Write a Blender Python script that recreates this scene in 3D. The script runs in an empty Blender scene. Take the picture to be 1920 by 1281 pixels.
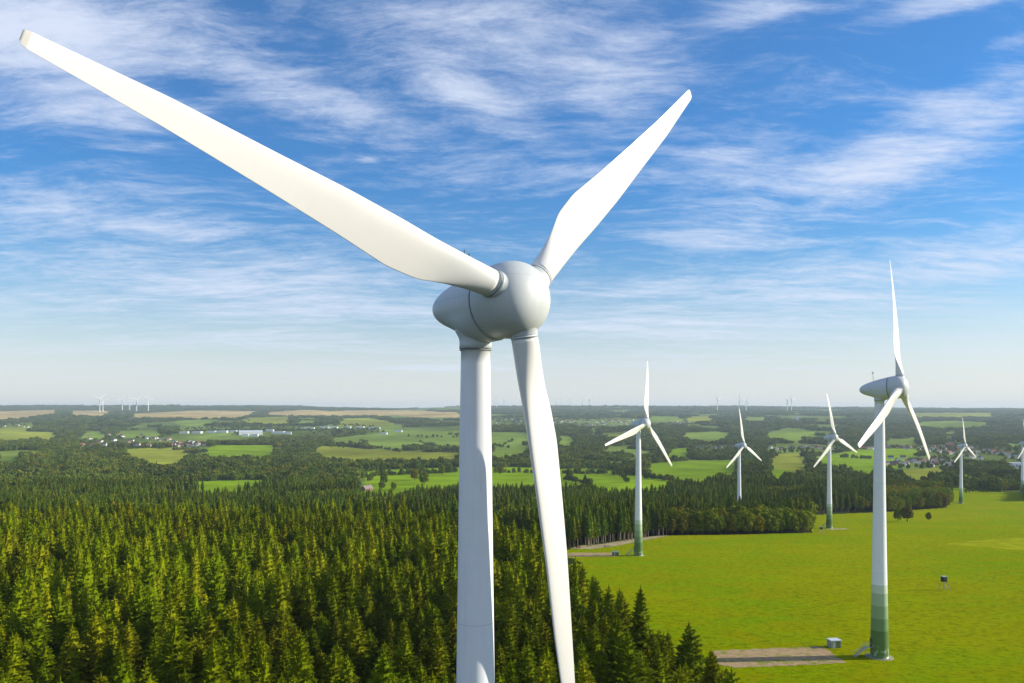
import bpy, math, random
import numpy as np
from mathutils import Matrix, Vector
R = math.radians
S = bpy.context.scene
C = S.collection
random.seed(7)
CAMZ = 62.0                 # camera height over the hilltop
F, CX, HY = 1500.0, 960.0, 768.0   # focal length and horizon of the photograph, in its own pixels

# ------------------------------------------------------------------ camera
cam = bpy.data.objects.new('camera', bpy.data.cameras.new('camera'))
C.objects.link(cam)
cam.location = (0, 0, CAMZ)
cam.rotation_euler = (R(90), 0, 0)
cam.data.sensor_width = 36
cam.data.lens = 36 * F / 1920
cam.data.shift_y = 127.5 / 1920
cam.data.clip_start = 0.5
cam.data.clip_end = 60000
S.camera = cam
S.view_settings.view_transform = 'Standard'
S.view_settings.look = 'None'
S.view_settings.exposure = 0.70
S.view_settings.gamma = 1
S.render.resolution_x, S.render.resolution_y = 1024, 683
S.cycles.volume_bounces = 0
S.cycles.max_bounces = 6
S.cycles.diffuse_bounces = 3
S.cycles.transparent_max_bounces = 8

# ------------------------------------------------------------------ sun and sky
SUN_EL, SUN_AZ = 22.0, 86.0        # azimuth clockwise from +Y (the view direction)
sd = Vector((math.cos(R(SUN_EL)) * math.sin(R(SUN_AZ)), math.cos(R(SUN_EL)) * math.cos(R(SUN_AZ)), math.sin(R(SUN_EL))))
sun = bpy.data.objects.new('sun', bpy.data.lights.new('sun', 'SUN'))
C.objects.link(sun)
sun.data.energy = 4.1
sun.data.angle = R(0.5)
sun.data.color = (1.0, 0.92, 0.76)
sun.rotation_euler = sd.to_track_quat('Z', 'Y').to_euler()
sun.location = (200, 0, 300)

W = bpy.data.worlds.new('World')
S.world = W
W.use_nodes = True
nt = W.node_tree
nt.nodes.clear()

class NB:
    """small helper that writes node graphs"""
    def __init__(s, t): s.t = t
    def n(s, kind, **kw):
        d = s.t.nodes.new(kind)
        for k, v in kw.items(): setattr(d, k, v)
        return d
    def put(s, sock, v):
        if isinstance(v, bpy.types.NodeSocket): s.t.links.new(v, sock)
        elif v is not None: sock.default_value = v
    def m(s, op, a, b=None, c=None, clamp=False):
        d = s.n('ShaderNodeMath', operation=op, use_clamp=clamp)
        for i, v in enumerate((a, b, c)):
            if v is not None: s.put(d.inputs[i], v)
        return d.outputs[0]
    def v(s, op, a, b=None, scale=None):
        d = s.n('ShaderNodeVectorMath', operation=op)
        s.put(d.inputs[0], a)
        if b is not None: s.put(d.inputs[1], b)
        if scale is not None: s.put(d.inputs['Scale'], scale)
        return d.outputs['Value'] if op in ('LENGTH', 'DOT_PRODUCT', 'DISTANCE') else d.outputs[0]
    def noise(s, vec, scale, detail=4, rough=.55, dist=0.0, lac=2.0):
        d = s.n('ShaderNodeTexNoise')
        s.put(d.inputs['Vector'], vec)
        d.inputs['Scale'].default_value = scale; d.inputs['Detail'].default_value = detail
        d.inputs['Roughness'].default_value = rough; d.inputs['Distortion'].default_value = dist
        d.inputs['Lacunarity'].default_value = lac
        return d.outputs['Fac'], d.outputs['Color']
    def map(s, vec, loc=(0, 0, 0), rot=(0, 0, 0), sc=(1, 1, 1), kind='POINT'):
        d = s.n('ShaderNodeMapping', vector_type=kind)
        s.put(d.inputs[0], vec)
        d.inputs['Location'].default_value = loc; d.inputs['Rotation'].default_value = rot; d.inputs['Scale'].default_value = sc
        return d.outputs[0]
    def rng(s, v, a, b, c=0.0, d=1.0, smooth=True):
        k = s.n('ShaderNodeMapRange', interpolation_type='SMOOTHSTEP' if smooth else 'LINEAR')
        s.put(k.inputs['Value'], v)
        for nme, x in (('From Min', a), ('From Max', b), ('To Min', c), ('To Max', d)): s.put(k.inputs[nme], x)
        return k.outputs[0]
    def mix(s, f, a, b, blend='MIX'):
        d = s.n('ShaderNodeMix', data_type='RGBA', blend_type=blend)
        s.put(d.inputs['Factor'], f)
        s.put(d.inputs[6], a if isinstance(a, bpy.types.NodeSocket) else (*a[:3], 1))
        s.put(d.inputs[7], b if isinstance(b, bpy.types.NodeSocket) else (*b[:3], 1))
        return d.outputs[2]
    def ramp(s, f, stops, interp='LINEAR'):
        d = s.n('ShaderNodeValToRGB'); d.color_ramp.interpolation = interp
        e = d.color_ramp.elements
        while len(e) < len(stops): e.new(0.5)
        for k, (p, c) in enumerate(stops): e[k].position = p; e[k].color = (*c, 1)
        s.put(d.inputs[0], f)
        return d.outputs[0]

b = NB(nt)
sky = b.n('ShaderNodeTexSky', sky_type='NISHITA')
sky.sun_disc = False
sky.sun_elevation = R(SUN_EL); sky.sun_rotation = R(SUN_AZ)
sky.altitude = 500; sky.air_density = 1.0; sky.dust_density = 0.4; sky.ozone_density = 2.5
geo = b.n('ShaderNodeTexCoord').outputs['Generated']
sep = b.n('ShaderNodeSeparateXYZ'); b.put(sep.inputs[0], geo)
dx, dy, dz = sep.outputs
# a richer blue, as the polarised photograph has it
hs = b.n('ShaderNodeHueSaturation'); b.put(hs.inputs['Color'], sky.outputs[0])
hs.inputs['Saturation'].default_value = 1.18; hs.inputs['Hue'].default_value = 0.497
b.put(hs.inputs['Value'], b.rng(dz, 0.0, 0.34, 0.62, 0.80))
skycol = b.mix(b.rng(dz, 0.02, .30, 0, 1), hs.outputs[0], (.26, .70, .98), 'MULTIPLY')
# MULTIPLY with factor keeps the horizon untouched
# azimuth / elevation of the direction, in degrees
az = b.m('MULTIPLY', b.m('ARCTAN2', dx, dy), 57.2958)
el = b.m('MULTIPLY', b.m('ARCSINE', dz), 57.2958)
ae = b.n('ShaderNodeCombineXYZ'); b.put(ae.inputs[0], az); b.put(ae.inputs[1], el); ae = ae.outputs[0]
# high cloud layer: the direction carried onto a plane overhead
den = b.m('ADD', b.m('MAXIMUM', dz, 0.0), 0.10)
pl = b.n('ShaderNodeCombineXYZ')
b.put(pl.inputs[0], b.m('DIVIDE', dx, den)); b.put(pl.inputs[1], b.m('DIVIDE', dy, den)); pl = pl.outputs[0]
_, wc = b.noise(pl, 0.9, 3, .5)
warp = b.v('ADD', pl, b.v('SCALE', b.v('SUBTRACT', wc, (.5, .5, .5)), scale=0.5))
st = b.map(warp, rot=(0, 0, R(-20)), sc=(0.55, 1.8, 1))
n1, _ = b.noise(st, 1.9, 12, .66, .15)
st2 = b.map(warp, loc=(3, 1, 0), rot=(0, 0, R(-40)), sc=(1.2, 3.4, 1))
n2, _ = b.noise(st2, 2.6, 10, .70, .3)
st3 = b.map(pl, loc=(7, 4, 0), rot=(0, 0, R(4)), sc=(0.35, 2.2, 1))
n3, _ = b.noise(st3, 1.2, 7, .6, .25)
n4, _ = b.noise(b.map(pl, loc=(2, 9, 0)), 0.55, 3, .5)
def px2ae(px, py):
    x = (px - CX) / F; z = (HY - py) / F
    return math.degrees(math.atan(x)), math.degrees(math.atan(z / math.hypot(1, x)))
def patch(px, py, rx, ry, rot, amp):
    a, e = px2ae(px, py)
    q = b.map(ae, loc=(a, e, 0), rot=(0, 0, R(rot)), sc=(rx / 26.2, ry / 26.2, 1), kind='TEXTURE')
    return b.rng(b.v('LENGTH', q), 1.0, 0.1, 0.0, amp)
PATCH = [(60, 60, 360, 150, -22, .75), (330, 40, 380, 90, -12, .30), (560, 190, 330, 75, -12, .36), (160, 230, 300, 70, 0, .22),
         (900, 90, 460, 150, -5, .46), (900, 200, 190, 60, -22, .38), (1180, 150, 160, 120, 20, .30), (1420, 18, 140, 36, 0, .50), (1780, 8, 200, 24, 0, .45),
         (1800, 215, 330, 80, 14, .50), (1560, 350, 420, 85, 8, .42), (1330, 300, 260, 80, 12, .30), (1350, 452, 240, 26, -5, .50), (1900, 78, 70, 16, 0, .3),
         (960, 330, 260, 60, 4, .30), (330, 470, 540, 120, -3, .26), (420, 560, 640, 60, 0, .36), (500, 635, 400, 22, 0, .30), (650, 510, 330, 40, 0, .22),
         (1400, 540, 700, 85, 1, .34), (1300, 615, 620, 40, 0, .38), (820, 690, 190, 9, 0, .50), (1850, 470, 250, 60, 8, .30), (180, 400, 300, 60, 5, .24), (690, 300, 30, 9, 0, .4)]
acc = None
for p in PATCH:
    v = patch(*p)
    acc = v if acc is None else b.m('ADD', acc, v)
n5, _ = b.noise(b.map(warp, loc=(5, 2, 0), rot=(0, 0, R(15)), sc=(1.5, 2.6, 1)), 5.0, 8, .72, .2)
field = b.m('ADD', b.m('MULTIPLY', n1, .42), b.m('ADD', b.m('MULTIPLY', n2, .31), b.m('MULTIPLY', n5, .27)))
low = b.rng(el, 13.0, 3.0, 0.0, 1.0)
band = b.m('MULTIPLY', low, b.m('MULTIPLY', b.m('SUBTRACT', n3, .42), 1.5))
cov = b.m('ADD', b.m('ADD', b.m('MULTIPLY', b.m('ADD', b.m('MULTIPLY', field, 1.9), -.45), 1.75), b.m('MULTIPLY', acc, 0.95)), b.m('ADD', band, b.m('MULTIPLY', n4, .25)))
behind = b.rng(dy, .35, -.25, 0, .45)      # extra cirrus added out of view behind the camera to brighten shaded sides
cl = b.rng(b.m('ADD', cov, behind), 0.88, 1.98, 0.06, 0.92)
cl = b.m('MULTIPLY', cl, b.rng(el, 0.3, 4.0, 0.25, 1.0))
# white at the horizon
hz = b.rng(el, -1.0, 12.0, 1.0, 0.0)
CLOUD = (3.6, 3.95, 4.75)
base = b.mix(b.m('MULTIPLY', b.m('POWER', hz, 1.5), .85), skycol, (3.75, 3.85, 3.95))
fin = b.mix(cl, base, CLOUD)
bg = b.n('ShaderNodeBackground'); b.put(bg.inputs[0], fin); bg.inputs[1].default_value = 0.13
out = b.n('ShaderNodeOutputWorld'); nt.links.new(bg.outputs[0], out.inputs[0])

# ------------------------------------------------------------------ helpers: tags, meshes, materials
def tag(o, label=None, cat=None, group=None, kind=None):
    if label: o['label'] = label
    if cat: o['category'] = cat
    if group: o['group'] = group
    if kind: o['kind'] = kind
    return o

def mesh(name, verts, faces, mat=None, smooth=False):
    me = bpy.data.meshes.new(name)
    me.from_pydata([tuple(v) for v in verts], [], [tuple(f) for f in faces])
    for m in (mat if isinstance(mat, (list, tuple)) else [mat] if mat else []): me.materials.append(m)
    if smooth: me.polygons.foreach_set('use_smooth', [True] * len(me.polygons))
    me.update()
    return me

def link(name, me, parent=None, loc=None):
    o = bpy.data.objects.new(name, me)
    C.objects.link(o)
    if parent: o.parent = parent
    if loc is not None: o.location = loc
    return o

class MB:
    """collects simple solids for one mesh"""
    def __init__(s): s.v, s.f = [], []
    def add(s, v, f):
        k = len(s.v); s.v += [tuple(p) for p in v]; s.f += [tuple(i + k for i in q) for q in f]
        return s
    def box(s, x0, x1, y0, y1, z0, z1):
        return s.add([(x0, y0, z0), (x1, y0, z0), (x1, y1, z0), (x0, y1, z0), (x0, y0, z1), (x1, y0, z1), (x1, y1, z1), (x0, y1, z1)],
                     [(0, 3, 2, 1), (4, 5, 6, 7), (0, 1, 5, 4), (1, 2, 6, 5), (2, 3, 7, 6), (3, 0, 4, 7)])
    def tube(s, pts, rad, n=8, cap=True):
        pts = [Vector(p) for p in pts]
        rad = rad if isinstance(rad, (list, tuple)) else [rad] * len(pts)
        vs, fs = [], []
        for i, p in enumerate(pts):
            d = (pts[min(i + 1, len(pts) - 1)] - pts[max(i - 1, 0)]).normalized()
            a = d.orthogonal().normalized() if abs(d.z) < .99 else Vector((1, 0, 0))
            a = (a - d * a.dot(d)).normalized(); c = d.cross(a)
            for k in range(n):
                t = 2 * math.pi * k / n
                vs.append(p + (a * math.cos(t) + c * math.sin(t)) * rad[i])
        for i in range(len(pts) - 1):
            for k in range(n):
                a0, a1 = i * n + k, i * n + (k + 1) % n
                fs.append((a0, a1, a1 + n, a0 + n))
        if cap:
            fs.append(tuple(range(n))[::-1]); fs.append(tuple(range((len(pts) - 1) * n, len(pts) * n)))
        return s.add(vs, fs)
    def mesh(s, name, mat, smooth=False): return mesh(name, s.v, s.f, mat, smooth)

def mat(name, col, rough=.7, spec=.3, var=0.0, vscale=1.0, bump=0.0, bscale=1.0):
    m = bpy.data.materials.new(name); m.use_nodes = True
    t = NB(m.node_tree); p = m.node_tree.nodes['Principled BSDF']
    p.inputs['Roughness'].default_value = rough
    p.inputs['Specular IOR Level'].default_value = spec
    co = t.n('ShaderNodeTexCoord').outputs['Object']
    f, _ = t.noise(co, vscale, 5, .6)
    k = t.rng(f, .3, .7, 1 - var, 1 + var)
    c = t.v('SCALE', (*col,), scale=k) if var else None
    if c is not None: t.put(p.inputs['Base Color'], c)
    else: p.inputs['Base Color'].default_value = (*col, 1)
    if bump:
        bn = t.n('ShaderNodeBump'); f2, _ = t.noise(co, bscale, 6, .6)
        t.put(bn.inputs['Height'], f2); bn.inputs['Distance'].default_value = bump
        t.put(p.inputs['Normal'], bn.outputs[0])
    return m

# ------------------------------------------------------------------ terrain
PK = np.array([-30000, -2000, 0, 120, 204, 407, 595, 717, 935, 1077, 1500, 2200, 3000, 4000, 5500, 7500, 10000, 13000, 17000, 40000.])
ZK = np.array([-61, -61, -61, -61, -62.5, -74, -88.1, -99, -109.7, -113, -122, -128, -127, -117, -93, -58, -24, 30, 34, 34.])
_d = np.diff(ZK) / np.diff(PK)
_m = np.zeros(len(PK))
for i in range(1, len(PK) - 1):
    if _d[i - 1] * _d[i] > 0:
        w1 = 2 * (PK[i + 1] - PK[i]) + PK[i] - PK[i - 1]; w2 = PK[i + 1] - PK[i] + 2 * (PK[i] - PK[i - 1])
        _m[i] = (w1 + w2) / (w1 / _d[i - 1] + w2 / _d[i])
def profile(p):
    p = np.asarray(p, float)
    i = np.clip(np.searchsorted(PK, p) - 1, 0, len(PK) - 2)
    h = PK[i + 1] - PK[i]; t = (p - PK[i]) / h
    return ((2*t**3 - 3*t**2 + 1) * ZK[i] + (t**3 - 2*t**2 + t) * h * _m[i] + (-2*t**3 + 3*t**2) * ZK[i + 1] + (t**3 - t**2) * h * _m[i + 1])
_rs = np.random.RandomState(11)
_WV = [(_rs.uniform(0, 2*np.pi), _rs.uniform(.6, 1.6), _rs.uniform(0, 6.3)) for _ in range(14)]
def wav(x, y, L):
    s = 0
    for i, (a, k, ph) in enumerate(_WV):
        s = s + np.sin((x * np.cos(a) + y * np.sin(a)) * k * 6.283 / L + ph)
    return s / 3.7
RIDGE_PX = np.array([-3000, 0, 300, 560, 640, 760, 840, 1000, 1300, 1500, 1700, 1920, 5000.])
RIDGE_Y = np.array([762, 762, 761, 763, 766.5, 767, 763.5, 762.5, 762.5, 764.5, 766.5, 767.5, 766.])
def ground(x, y):
    """terrain height above sea of the scene (camera at CAMZ)"""
    x = np.asarray(x, float); y = np.asarray(y, float)
    z = profile(y)
    amp = np.interp(y, [950, 1500, 2500, 5000, 8000, 11000], [0, 5, 9, 14, 16, 9])
    z = z + amp * (0.55 * wav(x, y * 1.4, 1700) + .28 * wav(y + 900, x, 700))
    ratio = x / np.maximum(y, 100)
    px = CX + F * ratio
    rz = (HY - np.interp(px, RIDGE_PX, RIDGE_Y)) / F * 13000
    w = np.clip((y - 10000) / 3000, 0, 1); w = w * w * (3 - 2 * w)
    z = z + w * (rz - 34) * 1.0
    # ground falls a little towards the valley on the left beyond the spruce plantation
    return z + CAMZ
def gz(x, y): return float(ground(x, y))
_T = np.concatenate([np.linspace(60, 1200, 1600), np.geomspace(1201, 15000, 3000)])
def unproj(px, py, lift=0.0):
    """first point of the terrain seen through a pixel of the photograph"""
    rx = (px - CX) / F; rz = (HY - py) / F
    g = ground(rx * _T, _T) - CAMZ + lift
    k = np.argmax(rz * _T < g)
    if k == 0: k = len(_T) - 1
    D = _T[k]
    return rx * D, D
def proj(x, y, z): return CX + F * x / y, HY - F * (z - CAMZ) / y

# visible outlines of the open land, read off the photograph and carried onto the terrain below
MEADOW = [(1060, 1047), (1060, 1031), (1090, 1029), (1130, 1021), (1200, 1011), (1250, 1004), (1400, 1002), (1529, 999), (1530, 986), (1515, 966), (1650, 961), (1795, 951), (1780, 930),
          (1770, 922), (1860, 914), (1872, 923), (1925, 921), (1925, 940), (2600, 930), (2600, 1500), (1400, 1500), (1400, 1295), (1388, 1262), (1300, 1190), (1235, 1128), (1130, 1074), (1075, 1047)]
G, Y_, T_, L_ = 0, 1, 2, 3     # bright grass, yellowish, stubble, pale green
FIELDS = [
 (G, [(682,885),(745,880),(860,876),(920,877),(1000,876),(1045,880),(1100,877),(1150,881),(1140,887),(1090,897),(1040,902),(925,904),(820,905),(770,910),(735,920),(680,926),(665,925),(668,912),(695,908)]),
 (Y_, [(585,843),(606,836),(650,838),(700,843),(750,845),(815,848),(860,850),(860,856),(740,856),(690,857),(640,857),(600,850)]),
 (L_, [(610,824),(660,818),(690,815),(750,808),(862,810),(990,811),(1000,824),(960,828),(935,830),(862,833),(830,832),(800,825),(765,830),(755,842),(735,838),(690,830),(650,826)]),
 (Y_, [(635,785),(690,784),(735,790),(740,795),(700,797),(635,793)]), (L_, [(712,797),(752,797),(752,803),(712,803)]),
 (L_, [(922,837),(1000,835),(975,848),(922,853)]), (L_, [(1045,817),(1066,818),(1077,822),(1077,831),(1045,832)]),
 (Y_, [(-10,804),(28,802),(50,801),(55,809),(105,811),(104,820),(85,819),(50,816),(-10,818)]),
 (L_, [(153,809),(195,808),(194,816),(155,816)]), (L_, [(215,808),(265,806),(300,804),(300,812),(235,814)]),
 (Y_, [(228,843),(280,840),(300,842),(330,838),(365,840),(345,858),(322,866),(285,863),(250,852)]),
 (G, [(400,835),(515,835),(518,845),(500,853),(390,851),(385,845)]), (G, [(310,905),(420,901),(535,899),(540,903),(420,913),(310,913)]),
 (L_, [(-10,855),(45,856),(40,863),(-10,862)]), (L_, [(325,790),(365,787),(400,790),(370,796)]), (Y_, [(455,784),(545,781),(545,791),(500,793),(455,788)]), (L_, [(555,784),(595,784),(595,791),(555,790)]),
 (T_, [(-60,771),(0,771),(110,768.5),(108,774),(60,779),(0,784),(-60,784)]), (T_, [(130,770),(205,770),(200,776),(130,776)]),
 (T_, [(250,776),(330,772),(385,770),(480,771),(465,780),(370,780.5),(245,780)]), (T_, [(500,773),(580,768.5),(620,771),(700,769),(790,770),(862,774),(862,779),(780,779),(740,775),(700,777),(640,777),(505,777)]),
 (L_, [(815,775),(858,774),(860,779),(820,779)]),
 (L_, [(1105,804),(1120,803),(1122,812),(1110,815)]), (L_, [(1215,781),(1280,781),(1280,786.5),(1215,786.5)]), (Y_, [(1290,781),(1335,781),(1335,787),(1290,787)]), (L_, [(1395,782),(1437,782),(1437,787),(1395,787)]),
 (L_, [(1275,812),(1340,809),(1370,812),(1365,819),(1335,825),(1290,821)]), (G, [(1250,843),(1297,839),(1292,849),(1255,852)]),
 (G, [(1210,870),(1300,864),(1365,863),(1390,870),(1365,886),(1300,895),(1270,890),(1215,880)]), (G, [(1110,902),(1150,890),(1190,891),(1262,896),(1262,903),(1215,909),(1150,913),(1130,908)]),
 (L_, [(1432,814),(1478,801),(1535,809),(1500,823),(1440,819)]), (Y_, [(1455,853),(1495,848),(1520,864),(1515,877),(1450,880),(1440,870)]), (G, [(1438,878),(1482,882),(1455,894),(1440,890)]),
 (G, [(1520,858),(1560,852),(1625,840),(1715,842),(1722,848),(1690,855),(1680,861),(1665,863),(1650,872),(1600,872),(1560,866)]), (G, [(1588,866),(1640,868),(1657,874),(1640,882),(1588,878)]),
 (Y_, [(1690,882),(1760,877),(1768,884),(1720,891),(1690,889)]), (L_, [(1718,792),(1790,789),(1855,793),(1840,798),(1770,799),(1718,796)]), (Y_, [(1700,775),(1862,774),(1862,779),(1700,778.5)]),
 (L_, [(1655,825),(1720,821),(1722,827),(1660,829)]), (L_, [(1180,848),(1206,846),(1206,852),(1182,853)]),
 (G, [(1775,893),(1850,889),(1852,893),(1780,897)]),
]
COLS = np.array([(.175, .270, .008), (.245, .265, .030), (.47, .34, .13), (.175, .245, .035)])
MEADOW_C = np.array((.165, .205, .004))
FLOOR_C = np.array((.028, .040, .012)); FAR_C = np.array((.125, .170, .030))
def inpoly(px, py, poly):
    px = np.asarray(px); inside = np.zeros(px.shape, bool)
    n = len(poly)
    for i in range(n):
        x0, y0 = poly[i]; x1, y1 = poly[(i + 1) % n]
        if y0 == y1: continue
        c = ((y0 > py) != (y1 > py)) & (px < (x1 - x0) * (py - y0) / (y1 - y0) + x0)
        inside ^= c
    return inside
def landuse(x, y, h=None):
    """-1 woodland, 100 meadow, else the colour class of the field; trees of height h may stand only where this is -1"""
    x = np.asarray(x, float); y = np.asarray(y, float)
    z = ground(x, y)
    if h is None: h = np.where(y < 1000, 20.0, 18.0)
    res = np.full(x.shape, -1)
    yy = np.maximum(y, 1)
    px = CX + F * x / yy
    for fr in (0, .35, .7, 1.0):
        py = HY - F * (z + h * fr - CAMZ) / yy
        near = (y < 1130)
        res = np.where((res < 0) & near & inpoly(px, py, MEADOW), 100, res)
        for c, P in FIELDS:
            res = np.where((res < 0) & (y > 850) & inpoly(px, py, P), c, res)
    return np.where(y > 1, res, -1)

RECTS = [(322,388,831,838),(150,330,818,838),(5,60,798,802),(1036,1080,789,794),(1085,1190,788,799),(925,990,787,795),(1260,1300,791,794),(1306,1375,838,842),(1440,1565,839,845),
         (1612,1640,839,843),(1662,1735,838,844),(1735,1835,838,852),(1662,1790,860,877),(1812,1915,842,862),(336,620,803,814),(450,485,812,818),(620,760,799,804),(690,760,800,815),(1894,1930,866,877),(676,700,908,921),(1775,1795,812,838),(1488,1502,776,789)]
def near_houses(x, y, h, rad):
    z = ground(x, y); px = CX + F * x / y; m = rad * F / y
    yb = HY - F * (z - CAMZ) / y; yt = HY - F * (z + h - CAMZ) / y
    k = np.zeros(px.shape, bool)
    for a, c, d, e in RECTS: k |= (px + m > a) & (px - m < c) & (yt < e + .5) & (yb > d - 4)
    return k
def build_ground():
    az = np.concatenate([np.radians(np.arange(-180, -37, 3.0)), np.radians(np.linspace(-36, 36, 1150)), np.radians(np.arange(39, 180, 3.0))])
    rr = np.concatenate([[2, 20, 45, 70], np.linspace(90, 420, 110), np.geomspace(424, 15500, 520), [17000, 18500]])
    A, D = np.meshgrid(az, rr)
    # rows follow constant depth inside the view so that far fields stay crisp
    k = np.where(np.abs(A) < R(60), 1 / np.cos(np.minimum(np.abs(A), R(60))), 2.0)
    k = np.minimum(k, 1.24)
    X = np.sin(A) * D * k; Y = np.cos(A) * D * k
    Z = ground(X, Y)
    lu = landuse(X.ravel(), Y.ravel()).reshape(X.shape)
    col = np.empty(X.shape + (4,)); col[..., 3] = 1
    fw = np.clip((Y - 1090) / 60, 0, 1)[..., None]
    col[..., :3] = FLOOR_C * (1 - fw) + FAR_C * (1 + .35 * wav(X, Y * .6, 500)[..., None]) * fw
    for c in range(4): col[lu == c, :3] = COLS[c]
    col[lu == 100, :3] = MEADOW_C
    # colour drifts between neighbouring fields
    va = 1 + .16 * wav(X, Y, 900)[..., None] * (lu[..., None] >= 0) * (lu[..., None] < 100)
    col[..., :3] *= va
    nr, na = X.shape
    me = bpy.data.meshes.new('ground')
    me.vertices.add(nr * na)
    me.vertices.foreach_set('co', np.stack([X, Y, Z], -1).astype(np.float32).ravel())
    i = np.arange(nr - 1)[:, None] * na + np.arange(na)[None, :]
    j = np.arange(nr - 1)[:, None] * na + (np.arange(na)[None, :] + 1) % na
    quads = np.stack([i, j, j + na, i + na], -1).reshape(-1, 4)[:, ::-1]
    nq = len(quads)
    me.loops.add(nq * 4); me.loops.foreach_set('vertex_index', quads.astype(np.int32).ravel())
    me.polygons.add(nq); me.polygons.foreach_set('loop_start', np.arange(0, nq * 4, 4, dtype=np.int32))
    me.polygons.foreach_set('loop_total', np.full(nq, 4, dtype=np.int32))
    me.polygons.foreach_set('use_smooth', np.ones(nq, bool))
    at = me.color_attributes.new('cover', 'FLOAT_COLOR', 'POINT')
    at.data.foreach_set('color', col.astype(np.float32).ravel())
    a2 = me.attributes.new('grass', 'FLOAT', 'POINT')
    a2.data.foreach_set('value', (lu == 100).astype(np.float32).ravel())
    me.update(calc_edges=True); me.validate()
    m = bpy.data.materials.new('land_cover'); m.use_nodes = True
    t = NB(m.node_tree); p = m.node_tree.nodes['Principled BSDF']
    p.inputs['Roughness'].default_value = .95; p.inputs['Specular IOR Level'].default_value = .0
    cv = t.n('ShaderNodeVertexColor', layer_name='cover').outputs[0]
    ga = t.n('ShaderNodeAttribute', attribute_name='grass').outputs['Fac']
    co = t.n('ShaderNodeTexCoord').outputs['Object']
    w = t.v('ADD', co, t.v('SCALE', t.v('SUBTRACT', t.noise(co, .02, 3)[1], (.5, .5, .5)), scale=30.0))
    big = t.noise(w, .010, 5, .6)[0]
    mid = t.noise(t.map(co, rot=(0, 0, R(12)), sc=(.7, 1.2, 1)), .06, 6, .62, .6)[0]
    sm = t.noise(t.map(co, rot=(0, 0, R(-8)), sc=(.55, .8, 1)), .75, 8, .74, .5)[0]
    fine = t.noise(co, 2.6, 5, .75)[0]
    # meadow colouring: fresh green, yellow patches, a few brown seed heads
    g1 = t.mix(t.rng(big, .40, .62), (.205, .330, .0), (.315, .350, .0))
    g2 = t.mix(t.rng(mid, .35, .70), g1, (.290, .295, .0))
    g3 = t.mix(t.m('MULTIPLY', t.rng(sm, .47, .66), .85), g2, (.090, .150, .0))
    g3 = t.mix(t.m('MULTIPLY', t.rng(fine, .45, .72), .5), g3, (.27, .26, .0))
    # mown lines and other ground
    rows = t.n('ShaderNodeTexWave', wave_type='BANDS', bands_direction='X'); t.put(rows.inputs['Vector'], t.map(co, rot=(0, 0, R(70))))
    rows.inputs['Scale'].default_value = .012; rows.inputs['Distortion'].default_value = 1.2
    o1 = t.v('SCALE', cv, scale=t.m('ADD', t.rng(t.noise(co, .012, 6, .65)[0], .3, .7, .78, 1.22), t.m('MULTIPLY', rows.outputs['Fac'], .10)))
    t.put(p.inputs['Base Color'], t.mix(ga, o1, g3))
    bn = t.n('ShaderNodeBump')
    hgt = t.m('ADD', t.m('MULTIPLY', sm, 1.0), t.m('MULTIPLY', fine, .25))
    t.put(bn.inputs['Height'], t.m('MULTIPLY', hgt, ga)); bn.inputs['Distance'].default_value = 1.6; bn.inputs['Strength'].default_value = .85
    t.put(p.inputs['Normal'], bn.outputs[0])
    me.materials.append(m)
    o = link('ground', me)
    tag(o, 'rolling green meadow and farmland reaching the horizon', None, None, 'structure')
build_ground()

def drape(name, world_pts, m, lift=.05, step=2.5, label=None):
    """a thin sheet following the terrain inside a world polygon"""
    xs = [p[0] for p in world_pts]; ys = [p[1] for p in world_pts]
    gx = np.arange(min(xs), max(xs) + step, step); gy = np.arange(min(ys), max(ys) + step, step)
    idx, vs, fs = {}, [], []
    for i in range(len(gx) - 1):
        for j in range(len(gy) - 1):
            if not inpoly(np.array([gx[i] + step / 2]), np.array([gy[j] + step / 2]), world_pts)[0]: continue
            q = []
            for a, c in ((i, j), (i + 1, j), (i + 1, j + 1), (i, j + 1)):
                if (a, c) not in idx:
                    x, y = gx[a] + random.uniform(-.3, .3) * step, gy[c] + random.uniform(-.3, .3) * step
                    idx[(a, c)] = len(vs); vs.append((x, y, gz(x, y) + lift))
                q.append(idx[(a, c)])
            fs.append(q)
    o = link(name, mesh(name, vs, fs, m, True))
    tag(o, label, None, None, 'structure')
    return o
def px_poly(pts): return [unproj(*p) for p in pts]
M_gravel = mat('gravel', (.37, .26, .135), .95, .05, .2, .6, .05, 4)
def overgrown(m, thr):
    t = NB(m.node_tree); p = m.node_tree.nodes['Principled BSDF']
    src = p.inputs['Base Color'].links[0].from_socket
    co = t.n('ShaderNodeTexCoord').outputs['Object']
    f = t.m('ADD', t.m('MULTIPLY', t.noise(co, .22, 4, .6)[0], .6), t.m('MULTIPLY', t.noise(co, 1.1, 5, .75)[0], .4))
    t.put(p.inputs['Base Color'], t.mix(t.rng(f, thr, thr + .05), src, (.17, .22, .01)))
    return m
overgrown(M_gravel, .535)
M_track = mat('dirt_track', (.36, .30, .17), .95, .1, .25, .3)
M_dry = mat('dry_grass', (.275, .30, .005), .95, .0, .2, .12, .4, .5)
M_asph = mat('yard_asphalt', (.22, .21, .21), .9, .2, .1, .2)
drape('gravel_pad', px_poly([(1338, 1221), (1440, 1217), (1543, 1213), (1556, 1222), (1588, 1244), (1540, 1247), (1380, 1254), (1345, 1246)]), M_gravel, .05, .8, 'brown gravel crane pad beside the nearest green based tower')
drape('gravel_pad', px_poly([(1055, 1037), (1150, 1036.5), (1165, 1041), (1150, 1044), (1055, 1045)]), M_gravel, .05, 1.2, 'narrow gravel pad left of the second tower')
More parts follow.
